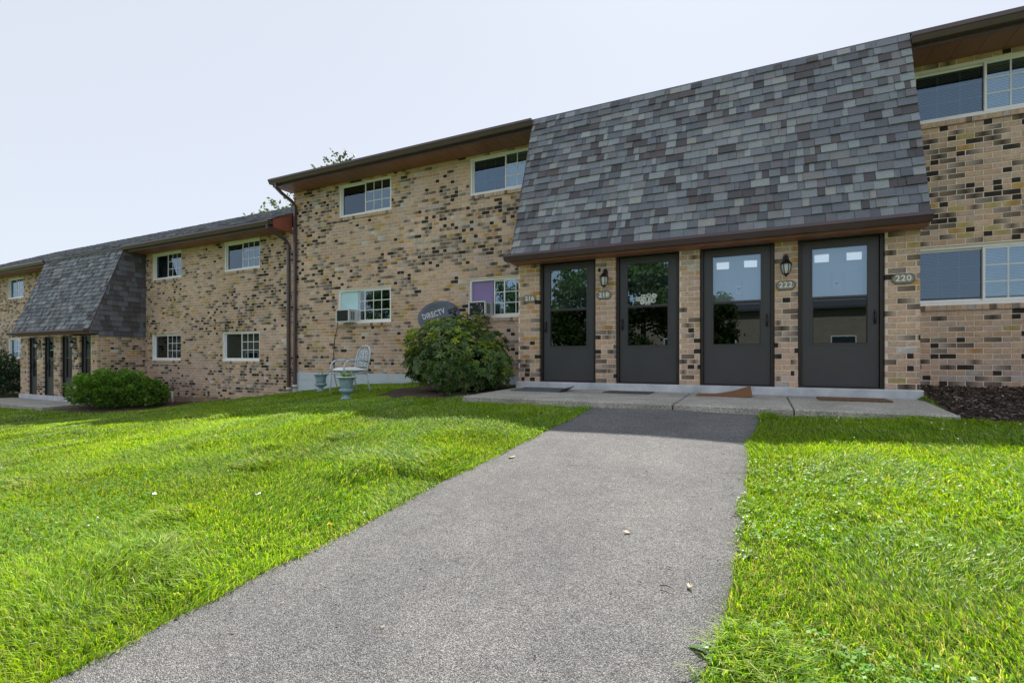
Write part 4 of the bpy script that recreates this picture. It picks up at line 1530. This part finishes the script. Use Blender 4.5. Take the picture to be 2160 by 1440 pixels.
o2 = ob.copy(); C.objects.link(o2)          # the same kind of block, end of the row, beyond the left edge
o2['label'] = "brick apartment block far to the left, mirrored in the left block's doors"
o2.location = (-66, -52, -4.4); o2.rotation_euler = (0, 0, R(-90))
for ch in list(ob.children):
    c2 = ch.copy(); C.objects.link(c2); c2.parent = o2
    for g2 in ch.children:
        c3 = g2.copy(); C.objects.link(c3); c3.parent = c2

# ------------------------------------------------------------------ air conditioners
def aircon(label, x0, z0, w_, h_, scratched):
    root = thing("air_conditioner", label, "air conditioner", (x0, 9.30, z0), 0, "window air conditioners")
    dp = .36
    m = MB()
    t = .028
    m.box(0, t, 0, dp, 0, h_); m.box(w_ - t, w_, 0, dp, 0, h_); m.box(t, w_ - t, 0, dp, h_ - t, h_); m.box(t, w_ - t, 0, dp, 0, t)
    m.box(t, w_ - t, .03, dp, t, h_ - t)
    m.build("housing", M['acwhite'], root)
    m = MB()
    n = 22
    m.box(t, w_ - t, .024, .0295, t, h_ - t)
    for k in range(n):
        z = t + (h_ - 2 * t) * (k + .5) / n
        m.box(t, w_ - t, .012, .0235, z - .002, z + .002)
    m.build("coil_grille", M['acgrille'], root)
    m = MB()
    for j in range(2):
        for k in range(9):
            z = h_ * (.2 + .66 * k / 9)
            y = .06 + j * .075
            m.box(w_ + .0005, w_ + .004, y, y + .06, z, z + h_ * .045)
    m.build("side_louvre", M['acgrille'], root)
    if scratched:
        r = random.Random(4)
        spots = [(.06, .21, .012, .06), (.085, .20, .012, .05), (.30, .25, .014, .045), (.325, .20, .05, .012), (.345, .13, .02, .05), (.33, .10, .02, .03), (.26, .18, .012, .02), (.24, .07, .012, .02), (.15, .05, .012, .014), (.30, .06, .012, .02), (.21, .27, .05, .012), (.27, .215, .012, .016), (.31, .165, .03, .016)]
        for cx, cz, a, b in spots:
            m = MB()
            pts = [(cx + a * .5 * math.cos(t_) * r.uniform(.7, 1.2), cz + b * .5 * math.sin(t_) * r.uniform(.7, 1.2)) for t_ in [6.283 * k / 7 for k in range(7)]]
            m.prism_y(pts, .009, .0115)
            m.build("flake", M['acwhite'], root)
aircon("white air conditioner in the window with the pale cyan panel", -9.55, 1.315, .435, .325, False)
aircon("air conditioner with flaking grille in the lilac panelled window", -5.655, 1.315, .425, .33, True)
m = MB()
m.tube([(-9.60, 9.42, 1.33), (-9.72, 9.50, 1.15), (-9.84, 9.535, .9), (-9.87, 9.535, .5), (-9.85, 9.535, .12), (-9.80, 9.50, -.05), (-9.62, 9.40, -.30)], .008, 6)
tag(m.build("power_cord", M['black']), "dark cord hanging down the brick wall below the air conditioner", "cord")

# ------------------------------------------------------------------ satellite dish
dish = thing("satellite_dish", "blue grey satellite dish with white lettering behind the big shrub", "satellite dish", (-6.12, 8.85, -.2))
b = Vector((.62, -.72, .30)).normalized()
xl = Vector((0, 0, 1)).cross(-b).normalized() * -1
xl = (-b).cross(Vector((0, 0, 1))).normalized()
zl = xl.cross(-b).normalized()
rot = Matrix((xl, -b, zl)).transposed().to_4x4() @ Matrix.Rotation(-R(21), 4, 'Y')
dm_ = Matrix.Translation(Vector((0, 0, 1.48))) @ rot
rx, rz_ = .46, .34
m = MB()
vs, fs = [], []
nr, nt_ = 6, 36
def dz_(u): return .085 * u * u
for side in (0, 1):
    base = len(vs)
    vs.append(dm_ @ Vector((0, .0 + side * .012, 0)))
    for i in range(1, nr + 1):
        u = i / nr
        for k in range(nt_):
            t = 2 * math.pi * k / nt_
            vs.append(dm_ @ Vector((rx * u * math.cos(t), -dz_(u) + side * .012, rz_ * u * math.sin(t))))
    for k in range(nt_):
        f = (base, base + 1 + k, base + 1 + (k + 1) % nt_)
        fs.append(f if side == 0 else f[::-1])
    for i in range(nr - 1):
        for k in range(nt_):
            a = base + 1 + i * nt_
            f = (a + k, a + nt_ + k, a + nt_ + (k + 1) % nt_, a + (k + 1) % nt_)
            fs.append(f if side == 0 else f[::-1])
half = 1 + nr * nt_
for k in range(nt_):
    a = 1 + (nr - 1) * nt_
    fs.append((a + k, half + a + k, half + a + (k + 1) % nt_, a + (k + 1) % nt_))
m.add(vs, fs, None, True)
m.build("reflector", M['dish'], dish)
me = text_mesh("DIRECTV", .14, .0015, 0, 1.08, .0035)
for v in me.vertices:      # wrap the letters onto the dish
    x, z = v.co.x * .86, v.co.y * 1.15
    u = math.hypot((x - .04) / rx, (z + .08) / rz_)
    X_, Z_ = x - .08, z + .10
    u = math.hypot(X_ / rx, Z_ / rz_)
    v.co = dm_ @ Vector((X_, -dz_(u) - .004 - v.co.z, Z_))
link("lettering", me, M['dishtext'], dish)
m = MB()
lnb = dm_ @ Vector((.22, -.50, -.10))
m.tube([dm_ @ Vector((0, -.08, -.34)), dm_ @ Vector((.05, -.24, -.34)), dm_ @ Vector((.20, -.46, -.17)), lnb], .014, 6)
m.build("feed_arm", M['dish'], dish)
m = MB()
q3 = Vector((0, -1, 0)).rotation_difference(Vector((-.62, .3, .25)))
mt = Matrix.Translation(lnb) @ rot
vs = [mt @ Vector(v) for v in [(-.10, .02, -.04), (.09, .02, -.05), (.10, .10, -.04), (-.09, .10, -.04), (-.11, .02, .035), (.10, .02, .045), (.09, .10, .04), (-.09, .10, .03)]]
m.add(vs, [(0, 1, 5, 4), (1, 2, 6, 5), (2, 3, 7, 6), (3, 0, 4, 7), (4, 5, 6, 7), (3, 2, 1, 0)])
m.tube([mt @ Vector((.0, .06, -.02)), mt @ Vector((.02, .05, -.13))], .03, 8)
m.build("receiver", M['black'], dish)
m = MB()
m.tube([(0, .12, -.1), (0, .12, 1.25), (0, .06, 1.45)], .03, 8)
m.build("mast", M['gutter'], dish)

# ------------------------------------------------------------------ garden chair, cushion, urns
zc = float(gz(-7.5, 7.68))
chair = thing("garden_chair", "pale blue metal garden chair with arched leaf patterned back on the lawn", "chair", (-7.5, 7.66, zc - .01), R(-18))
def cpart(name, pts, r=.016, n=8, closed=False):
    q = MB(); q.tube(pts, r, n, closed=closed); return q.build(name, M['bluemetal'], chair)
hw = .28
def arc(p0, p1, p2, n=6):
    p0, p1, p2 = Vector(p0), Vector(p1), Vector(p2)
    return [(1 - t) ** 2 * p0 + 2 * t * (1 - t) * p1 + t * t * p2 for t in [k / n for k in range(n + 1)]]
for s in (-1, 1):
    x = s * hw
    cpart("leg", [(x, -.27, 0), (x, -.26, .22), (x, -.26, .44)])
    cpart("leg", [(x * .98, .34, 0), (x * .96, .28, .22), (x * .94, .25, .43)])
    cpart("armrest", arc((x, -.26, .44), (x * 1.02, -.27, .68), (x * 1.04, -.12, .69), 5) + [Vector((x * 1.04, .08, .69)), Vector((x * .98, .27, .66))], .017)
q = MB()
q.tube([(-hw, -.26, .42), (hw, -.26, .42), (hw * .96, .25, .42), (-hw * .96, .25, .42)], .014, 8, closed=True)
for k in range(1, 8):
    x = -hw + 2 * hw * k / 8
    q.tube([(x, -.26, .425), (x, .25, .425)], .006, 6)
q.build("seat", M['bluemetal'], chair)
bp = [Vector((-.26, .25, .43)), Vector((-.265, .29, .62)), Vector((-.26, .33, .80))] + arc((-.26, .33, .80), (-.25, .365, .985), (0, .37, .99), 6)[1:] + arc((0, .37, .99), (.25, .365, .985), (.26, .33, .80), 6)[1:] + [Vector((.265, .29, .62)), Vector((.26, .25, .43))]
cpart("back_frame", bp, .017)
cpart("back_rail", [(-.262, .285, .56), (.262, .285, .56)], .012)
def yb(z): return .25 + (z - .43) * .21
r = random.Random(2)
q = MB()
def scroll(x, z, a, L):
    p = []
    for k in range(9):
        t = 2 * math.pi * k / 8
        u, v = L * .5 * (1 + math.cos(t)), L * .26 * math.sin(t)
        xx, zz = x + u * math.cos(a) - v * math.sin(a), z + u * math.sin(a) + v * math.cos(a)
        p.append((xx, yb(zz), zz))
    q.tube(p[:-1], .0075, 5, closed=True)
for zz in (.585, .70, .81):
    for xx in (-.17, 0, .17):
        for a in (R(90), R(35), R(145)):
            wx = xx + .10 * math.cos(a)
            if abs(wx) < .25:
                scroll(xx, zz, a, .115)
for xx in (-.085, .085):
    q.tube([(xx, yb(.57), .57), (xx * 1.25, yb(.72), .72), (xx * .9, yb(.9), .94)], .008, 5)
q.tube([(0, yb(.57), .57), (0, yb(.97), .97)], .008, 5)
q.build("back_lattice", M['bluemetal'], chair)
# cushion
m = MB()
n = 14
vs, fs = [], []
for sgn in (1, -1):
    for j in range(n + 1):
        for i in range(n + 1):
            u, v = 2 * i / n - 1, 2 * j / n - 1
            e = max(0, (1 - abs(u) ** 3.2) * (1 - abs(v) ** 3.2)) ** .5
            pin = 1 - .07 * (1 - abs(u)) * abs(v) ** 4 - .0
            pin2 = 1 - .07 * (1 - abs(v)) * abs(u) ** 4
            vs.append((.275 * u * pin2, .255 * v * pin, sgn * .055 * e * (1 + .12 * math.sin(5 * u + 3 * v)) + .055))
k0 = (n + 1) ** 2
for j in range(n):
    for i in range(n):
        a = j * (n + 1) + i
        fs.append((a, a + 1, a + n + 2, a + n + 1))
        fs.append((k0 + a, k0 + a + n + 1, k0 + a + n + 2, k0 + a + 1))
m.add(vs, fs, None, True)
cu = m.build("seat_cushion", M['cushion'])
cu.location = (-7.5 - .0, 7.66, zc + .425)
cu.rotation_euler = (0, 0, R(-18))
tag(cu, "plump white and pale blue cushion on the garden chair", "cushion")

URN = [(.0, 0), (.095, 0), (.098, .02), (.085, .035), (.055, .05), (.042, .075), (.045, .09), (.06, .10), (.105, .125, 1), (.128, .155, 1), (.122, .185, 1), (.10, .195), (.108, .205), (.112, .26), (.12, .32), (.132, .36), (.150, .385), (.168, .392), (.172, .402), (.166, .412), (.145, .408), (.125, .38), (.118, .36), (.0, .355)]
def urn(label, x, y, plant_label, kind):
    z = float(gz(x, y))
    root = thing("urn", label, "urn", (x, y, z), rnd.uniform(0, 3), "garden urns by the chair")
    m = MB(); m.lathe(URN, 40, (0, 0, 0), .06, 20); m.build("bowl", M['urn'], root)
    m = MB()
    m.lathe([(.146, .386), (.164, .389, 1), (.178, .398, 1), (.170, .416, 1), (.148, .410)], 48, (0, 0, 0), .035, 12)
    m.build("rim", M['bluemetal'], root)
    m = MB(); m.box(-.10, .10, -.10, .10, -.05, .012); m.build("foot", M['urn'], root)
    pr = thing("potted_plant", plant_label, "plant", (x, y, z + .385))
    r = random.Random(int(abs(x) * 31))
    q = MB()
    for i in range(60 if kind else 26):
        a, el = r.uniform(0, 6.28), r.uniform(.15, 1.45)
        p = Vector((math.cos(a) * .05, math.sin(a) * .05, .01 if kind else -.02))
        mt = Matrix.Translation(p) @ Matrix.Rotation(a, 4, 'Z') @ Matrix.Rotation(-el, 4, 'Y')
        c = tuple(v * r.uniform(.7, 1.3) for v in ((.30, .42, .12) if kind else (.09, .14, .08)))
        L = r.uniform(.09, .16) if kind else r.uniform(.06, .10)
        q.add([mt @ Vector(v) for v in leaf_shape(L, .022, .4)], LEAF_F, c, True)
    q.build("foliage", M['leaf'], pr, kind="stuff")
    q = MB(); q.lathe([(.0, -.004), (.115, -.004), (.115, .004), (0, .006)], 16); q.build("soil", M['soil'], pr)
urn("weathered teal urn in front of the chair, nearer the camera", -6.72, 6.80, "spiky light green plant in the urn in front of the chair", 1)
urn("weathered teal urn against the pale foundation left of the chair", -9.2, 8.5, "small dark plant in the urn by the foundation", 0)

# ------------------------------------------------------------------ door mats
def doormat(label, x0, x1, y0, y1, m_, curl=None, name="doormat", th=.012):
    nx, ny = 24, 14
    z0 = -.1165
    vs, fs = [], []
    for side in (1, 0):
        for j in range(ny + 1):
            for i in range(nx + 1):
                u, v = i / nx, j / ny
                dz = curl(u, v) if curl else 0.
                vs.append((x0 + (x1 - x0) * u - (.25 * dz if curl else 0), y0 + (y1 - y0) * v, z0 + dz + (th if side else 0.)))
    k = (nx + 1) * (ny + 1)
    for j in range(ny):
        for i in range(nx):
            a = j * (nx + 1) + i
            fs.append((a, a + 1, a + nx + 2, a + nx + 1))
            fs.append((k + a, k + a + nx + 1, k + a + nx + 2, k + a + 1))
    ring = [i for i in range(nx)] + [j * (nx + 1) + nx for j in range(ny)] + [ny * (nx + 1) + nx - i for i in range(nx)] + [(ny - j) * (nx + 1) for j in range(ny)]
    for a, b in zip(ring, ring[1:] + ring[:1]):
        fs.append((a, k + a, k + b, b))
    o = link(name, np_mesh(name, np.array(vs), [np.array(fs)], smooth=False), m_)
    return tag(o, label, "doormat", "doormats on the concrete walk")
doormat("grey rubber doormat with turned up edge before door 216", -3.66, -2.74, 7.34, 7.92, M['matgrey'], lambda u, v: .05 * max(0, (u - .88) / .12) ** 2 + .02 * max(0, (v - .7) / .3))
doormat("thin dark doormat before door 218", -2.16, -1.46, 7.52, 7.98, M['matdark'])
doormat("tan carpet mat with one corner curled up before door 222", -.80, -.07, 7.50, 7.95, M['matbrown'], lambda u, v: .13 * max(0, (u * .8 + v * .45 - .62) / .63) ** 1.7)
doormat("brown coir doormat before door 220", .70, 1.45, 7.40, 7.86, M['matcoir'], None, "doormat", .02)

# ------------------------------------------------------------------ wreath behind the glass of the second door
wr = thing("wreath", "twig wreath with white flowers behind the glass of door 218", "wreath", (-1.63, D + .05 + .10, 1.40))
m = MB()
r = random.Random(9)
for k in range(4):
    m.tube([((.155 + r.gauss(0, .012)) * math.cos(t), r.gauss(0, .006), (.155 + r.gauss(0, .012)) * math.sin(t) + .08) for t in [6.283 * i / 22 for i in range(22)]], .007, 5, closed=True)
m.build("twig_ring", M['stem'], wr)
for k in range(17):
    a = r.uniform(math.pi * 1.08, math.pi * 1.92) if k < 13 else r.uniform(math.pi * 1.3, math.pi * 1.7)
    rr = .15 + r.gauss(0, .035)
    c = Vector((rr * math.cos(a) * 1.05, -.035, rr * math.sin(a) + .10))
    m = MB()
    for j in range(6):
        t = 6.283 * j / 6 + r.uniform(-.2, .2)
        mt = Matrix.Translation(c) @ Matrix.Rotation(R(90), 4, 'X') @ Matrix.Rotation(t, 4, 'Z') @ Matrix.Rotation(-.5, 4, 'Y')
        m.add([mt @ Vector(v) for v in leaf_shape(.045, .04, .1)], LEAF_F, None, True)
    m.build("flower", M['petal'], wr)
m = MB()
for k in range(34):
    a = r.uniform(math.pi * 1.05, math.pi * 1.95)
    c = Vector((.16 * math.cos(a) + r.gauss(0, .03), -.015, .16 * math.sin(a) + .09 + r.gauss(0, .03)))
    mt = Matrix.Translation(c) @ Matrix.Rotation(R(90), 4, 'X') @ Matrix.Rotation(r.uniform(0, 6.28), 4, 'Z') @ Matrix.Rotation(-.3, 4, 'Y')
    m.add([mt @ Vector(v) for v in leaf_shape(.06, .025, .2)], LEAF_F, (.05, .16, .06), True)
m.build("foliage", M['leaf'], wr, kind="stuff")

# vent pipe at the foot of the left block
zp = float(gz(-16.3, 9.1))
m = MB(); m.tube([(-16.3, 9.2, zp - .1), (-16.3, 9.2, zp + .42)], .03, 10)
vp = m.build("vent_pipe", M['pvc']); tag(vp, "short white vent pipe standing by the left block's wall", "pipe")
m = MB(); m.lathe([(.034, .40), (.05, .40), (.05, .50), (.02, .52), (0, .52)], 12, (-16.3, 9.2, zp)); m.build("cap", M['gutter'], vp)

# ------------------------------------------------------------------ grass
def allowed(x, y):
    l, r_ = path_left(y), path_right(y)
    ok = ~((x > l + .03 + .05 * (vnoise(y, x * 0, 51, 6.) - .5)) & (x < r_ - .03 + .05 * (vnoise(y, x * 0, 52, 6.) - .5)) & (y < 6.15))
    ok &= ~((x > -4.0) & (x < 1.95) & (y > 6.0) & ~((x < -3.75 - .1 * (y - 6.0)) | (x > 1.69 + .1 * (y - 6.02))))
    ok &= ~((x > -24.3) & (x < -18.5) & (y > 6.86))
    for p in (bed_r, bed_b, bed_h):
        ok &= ~in_poly(x, y, p)
    ok &= y < W - .02
    return ok

def sample(dmin, dmax, dens):
    xs, ys = [], []
    n = int(dens * 36 * 11 * 1.0)
    # sample in polar-ish boxes inside the view
    lo, hi = -math.atan(1.3), math.atan(2.2)
    area = (hi - lo) * (dmax ** 2 - dmin ** 2) / 2
    n = int(dens * area)
    a = rng.uniform(lo, hi, n)
    d = np.sqrt(rng.uniform(dmin ** 2, dmax ** 2, n))
    ang = math.pi / 2 + TH - a
    x, y = d * np.cos(ang), d * np.sin(ang)
    ok = (y < 9.55) & (x > -33) & (x < 9) & (y > -1)
    x, y = x[ok], y[ok]
    ok = allowed(x, y)
    x, y = x[ok], y[ok]
    z = gz(x, y)
    px, py = cam_px(x, y, z)
    ok = (px > -300) & ((px < 2420) | ((px < 3500) & (rng.random(len(px)) < .45))) & (py < 1850)
    return x[ok], y[ok], z[ok]

Gx, Gy, Gz = [], [], []
for a, b, dn in ((.9, 2.4, 16000), (2.4, 3.6, 13000), (3.6, 5.2, 9000), (5.2, 7.5, 5600), (7.5, 10.5, 3500), (10.5, 15, 1900), (15, 24, 900)):
    x, y, z = sample(a, b, dn)
    Gx.append(x); Gy.append(y); Gz.append(z)
x, y, z = np.concatenate(Gx), np.concatenate(Gy), np.concatenate(Gz)
n = len(x)
dist = np.hypot(x, y)
edge = np.exp(-np.minimum(np.abs(x - path_left(y)), np.abs(x - path_right(y))) / .16) * (y < 6.2)
lush = vnoise(x, y, 61, 1.1) * .55 + vnoise(x, y, 62, 3.3) * .45
tuft = np.clip((vnoise(x, y, 63, 2.2) - .70) * 5, 0, 1)
h = (.026 + .026 * lush + .036 * tuft + .022 * edge * vnoise(x, y, 64, 5.)) * rng.uniform(.55, 1.35, n)
wd = (.0013 + .00034 * dist) * rng.uniform(.7, 1.4, n) * (1 + .5 * tuft)
la = vnoise(x, y, 65, 1.5) * 9 + rng.normal(0, .9, n)          # lean direction follows patches
lean = h * np.clip(rng.normal(.75, .35, n) + .3 * tuft, .05, 1.5)
az = rng.uniform(0, math.pi, n)
sx, sy = np.cos(az) * wd, np.sin(az) * wd
lx, ly = np.cos(la) * lean, np.sin(la) * lean
P = np.stack([x, y, z - .004], -1)
sd = np.stack([sx, sy, 0 * sx], -1)
mid = P + np.stack([lx * .35, ly * .35, h * .62], -1)
tp = P + np.stack([lx, ly, h * (1 - .18 * np.clip(lean / h, 0, 1))], -1)
V = np.stack([P - sd, P + sd, mid - sd * .8, mid + sd * .8, tp], 1).reshape(-1, 3)
b5 = 5 * np.arange(n)[:, None]
Fq = np.array([[0, 1, 3, 2]]) + b5
Ft = np.array([[2, 3, 4]]) + b5
pal = np.array([(.195, .37, .024), (.30, .47, .026), (.09, .215, .026), (.38, .51, .032), (.28, .38, .10), (.44, .43, .22)])
t1 = vnoise(x, y, 71, .8); t2 = vnoise(x, y, 72, 2.6)
pr = np.stack([.30 + 0 * x, .12 + .55 * np.clip(t1 - .35, 0, 1), .12 + .4 * np.clip(.6 - t1, 0, 1), .04 + .55 * np.clip(t2 - .5, 0, 1), .06 + .25 * tuft + .2 * np.clip(.5 - t2, 0, 1), .055 + .35 * np.clip(vnoise(x, y, 73, 1.9) - .60, 0, 1)], -1)
pr = np.cumsum(pr / pr.sum(1, keepdims=True), 1)
ci = (rng.random(n)[:, None] > pr).sum(1).clip(0, 5)
col = pal[ci] * rng.uniform(.55, 1.35, (n, 1)) * (.70 + .60 * (.5 * vnoise(x, y, 74, .5) + .5 * vnoise(x, y, 75, 1.7)))[:, None]
link("grass", np_mesh("grass", V, [Fq, Ft], np.repeat(col, 5, 0)), M['grass'], kind="stuff")

# clover leaves among the grass
xs, ys_, zs = [], [], []
for a, b, dn in ((1., 3., 700), (3., 5., 420), (5., 7.5, 160)):
    q = sample(a, b, dn)
    k = vnoise(q[0], q[1], 81, 1.3) > .52
    xs.append(q[0][k]); ys_.append(q[1][k]); zs.append(q[2][k])
x, y, z = np.concatenate(xs), np.concatenate(ys_), np.concatenate(zs)
n = len(x)
hh = rng.uniform(.025, .06, n)
rot0 = rng.uniform(0, 6.28, n)
Vs = []
sz = rng.uniform(.008, .014, n)
for k in range(3):
    a = rot0 + k * 2.094
    c, s = np.cos(a), np.sin(a)
    tl = rng.normal(0, .25, n)
    for (u, v) in ((0.05, 0), (.8, .62), (1.5, 0), (.8, -.62)):
        Vs.append(np.stack([x + sz * (u * c - v * s), y + sz * (u * s + v * c), z + hh + sz * u * tl], -1))
V = np.stack(Vs, 1).reshape(-1, 3)
F = (np.arange(12).reshape(3, 4)[None] + 12 * np.arange(n)[:, None, None]).reshape(-1, 4)
col = np.array([(.13, .30, .04)]) * rng.uniform(.7, 1.4, (n, 1))
link("clover", np_mesh("clover", V, [F], np.repeat(col, 12, 0)), M['grass'], kind="stuff")

# white clover flowers
m = MB()
x1, y1, z1 = sample(3.0, 9.5, 1.2)
x2, y2, z2 = sample(4.0, 8.5, 11)
k = ((vnoise(x2, y2, 91, 1.0) > .5) & (y2 > 4.3))
x, y, z = np.concatenate([x1, x2[k]]), np.concatenate([y1, y2[k]]), np.concatenate([z1, z2[k]])
x3, y3, z3 = sample(12, 22, 1.2)
x, y, z = np.concatenate([x, x3]), np.concatenate([y, y3]), np.concatenate([z, z3])
for a, b, c in zip(x, y, z):
    s = rnd.uniform(.004, .0075) * (1.5 if a < -11 else 1)
    hh = rnd.uniform(.05, .085)
    m.lathe([(0, hh - s), (s * .9, hh - s * .3), (s * .8, hh + s * .5), (0, hh + s)], 5, (a, b, c))
m.build("clover_flowers", M['petal'], kind="stuff")

# dandelions, weeds, dry leaves, a twig
def dandelion(label, x, y):
    z = float(gz(x, y))
    root = thing("dandelion", label, "flower", (x, y, z))
    m = MB(); m.tube([(0, 0, -.01), (.004, 0, .04), (0, 0, .075)], .0022, 5); m.build("stem", M['stem'], root)
    m = MB()
    for k in range(26):
        mt = Matrix.Translation((0, 0, .075)) @ Matrix.Rotation(k * 2.4, 4, 'Z') @ Matrix.Rotation(-.15 - .045 * k, 4, 'Y')
        m.add([mt @ Vector(v) for v in leaf_shape(.019, .006, .1)], LEAF_F, None, True)
    m.build("flower_head", M['yellow'], root)
dandelion("yellow dandelion at the path's left edge, the nearer one", -2.13, 2.03)
dandelion("yellow dandelion at the path's left edge, the farther one by the shade", -2.13, 5.22)

def weed(label, x, y, n, L, col, seed):
    z = float(gz(x, y))
    root = thing("weed", label, "weed", (x, y, z + .005))
    r = random.Random(seed)
    for k in range(n):
        a = 6.283 * k / n + r.uniform(-.3, .3)
        m = MB()
        mt = Matrix.Rotation(a, 4, 'Z') @ Matrix.Rotation(-r.uniform(.15, .7), 4, 'Y')
        m.add([mt @ Vector(v) for v in leaf_shape(L * r.uniform(.6, 1.15), L * .34, r.uniform(.4, 1.1), .3)], LEAF_F, tuple(v * r.uniform(.8, 1.25) for v in col), True)
        m.build("leaf", M['leaf'], root)
weed("broad leaved weed overhanging the path's right edge at the bottom", -.10, 1.80, 9, .12, (.08, .15, .04), 3)
weed("pale leaved weed clump on the path's right edge beside the asphalt", -.035, 2.62, 7, .08, (.10, .19, .04), 4)
weed("broad leaved weed at the path's left edge half way down", -2.10, 2.9, 8, .09, (.075, .15, .035), 5)

def litter(label, cat, x, y, s, m_, seed, on_path):
    z = float(path_z(y)) + .0135 if on_path else float(gz(x, y)) + .055
    r = random.Random(seed)
    m = MB()
    pts = [(s * (.6 + .4 * r.random()) * math.cos(t), s * .45 * (.7 + .4 * r.random()) * math.sin(t)) for t in [6.283 * k / 9 for k in range(9)]]
    vs = [(0, 0, .006)] + [(p, q, .004 + .012 * r.random()) for p, q in pts]
    vs += [(a, b, c - .002) for a, b, c in vs]
    fs = [(0, 1 + k, 1 + (k + 1) % 9) for k in range(9)] + [(10, 11 + (k + 1) % 9, 11 + k) for k in range(9)] + [(1 + k, 11 + k, 11 + (k + 1) % 9, 1 + (k + 1) % 9) for k in range(9)]
    m.add(vs, fs, None, True)
    o = m.build("fallen_leaf" if cat == "leaf" else "paper_scrap", m_)
    o.location = (x, y, z); o.rotation_euler = (0, 0, r.uniform(0, 6))
    tag(o, label, cat)
litter("pale dry leaf on the asphalt near the path's left edge", "leaf", -1.83, 3.70, .045, M['dryleaf'], 1, True)
litter("small tan dry leaf on the middle of the path near the camera", "leaf", -.62, 2.62, .022, M['dryleaf'], 2, True)
litter("small dry leaf on the path's right part near the twig", "leaf", -.26, 2.2, .02, M['dryleaf'], 5, True)
litter("white paper scrap in the grass at the left edge of the photo", "scrap", -3.62, 1.93, .035, M['paper'], 3, False)
litter("white paper scrap in the grass left of the path", "scrap", -2.86, 2.13, .022, M['paper'], 4, False)
n = 260
y = rng.uniform(.9, 6.0, n); u = np.where(rng.random(n) < .6, rng.beta(.35, .35, n), rng.random(n))
x = path_left(y) + .03 + (path_right(y) - path_left(y) - .06) * u
z = path_z(y) + .012 + .012 * np.sin(np.pi * u)
a = rng.uniform(0, 6.28, n); L = rng.uniform(.003, .011, n) * np.where(rng.random(n) < .08, 2.2, 1); wd = L * rng.uniform(.15, .6, n)
dx, dy = np.stack([np.cos(a) * L, np.sin(a) * L, 0 * a], -1), np.stack([-np.sin(a) * wd, np.cos(a) * wd, 0 * a], -1)
P = np.stack([x, y, z], -1); up = np.array([0, 0, .003]) * rng.uniform(.5, 1.5, (n, 1))
V = np.stack([P - dx, P + dy, P + dx, P - dy, P + up + dx * .1], 1).reshape(-1, 3)
F = (np.array([(0, 4, 1), (1, 4, 2), (2, 4, 3), (3, 4, 0)])[None, :, ::-1] + 5 * np.arange(n)[:, None, None]).reshape(-1, 3)
pc = np.array([(.06, .045, .03), (.20, .15, .08), (.42, .36, .24), (.12, .16, .05)])[rng.choice(4, n, p=[.35, .3, .15, .2])]
link("path_debris", np_mesh("path_debris", V, [F], np.repeat(pc, 5, 0)), M['chip'], kind="stuff")
m = MB()
zt_ = float(path_z(2.16)) + .024
m.tube([(-.37, 2.155, zt_), (-.345, 2.16, zt_ + .004), (-.315, 2.145, zt_)], [.003, .0026, .0012], 5)
tag(m.build("twig", M['bark']), "short dark twig lying on the asphalt", "twig")
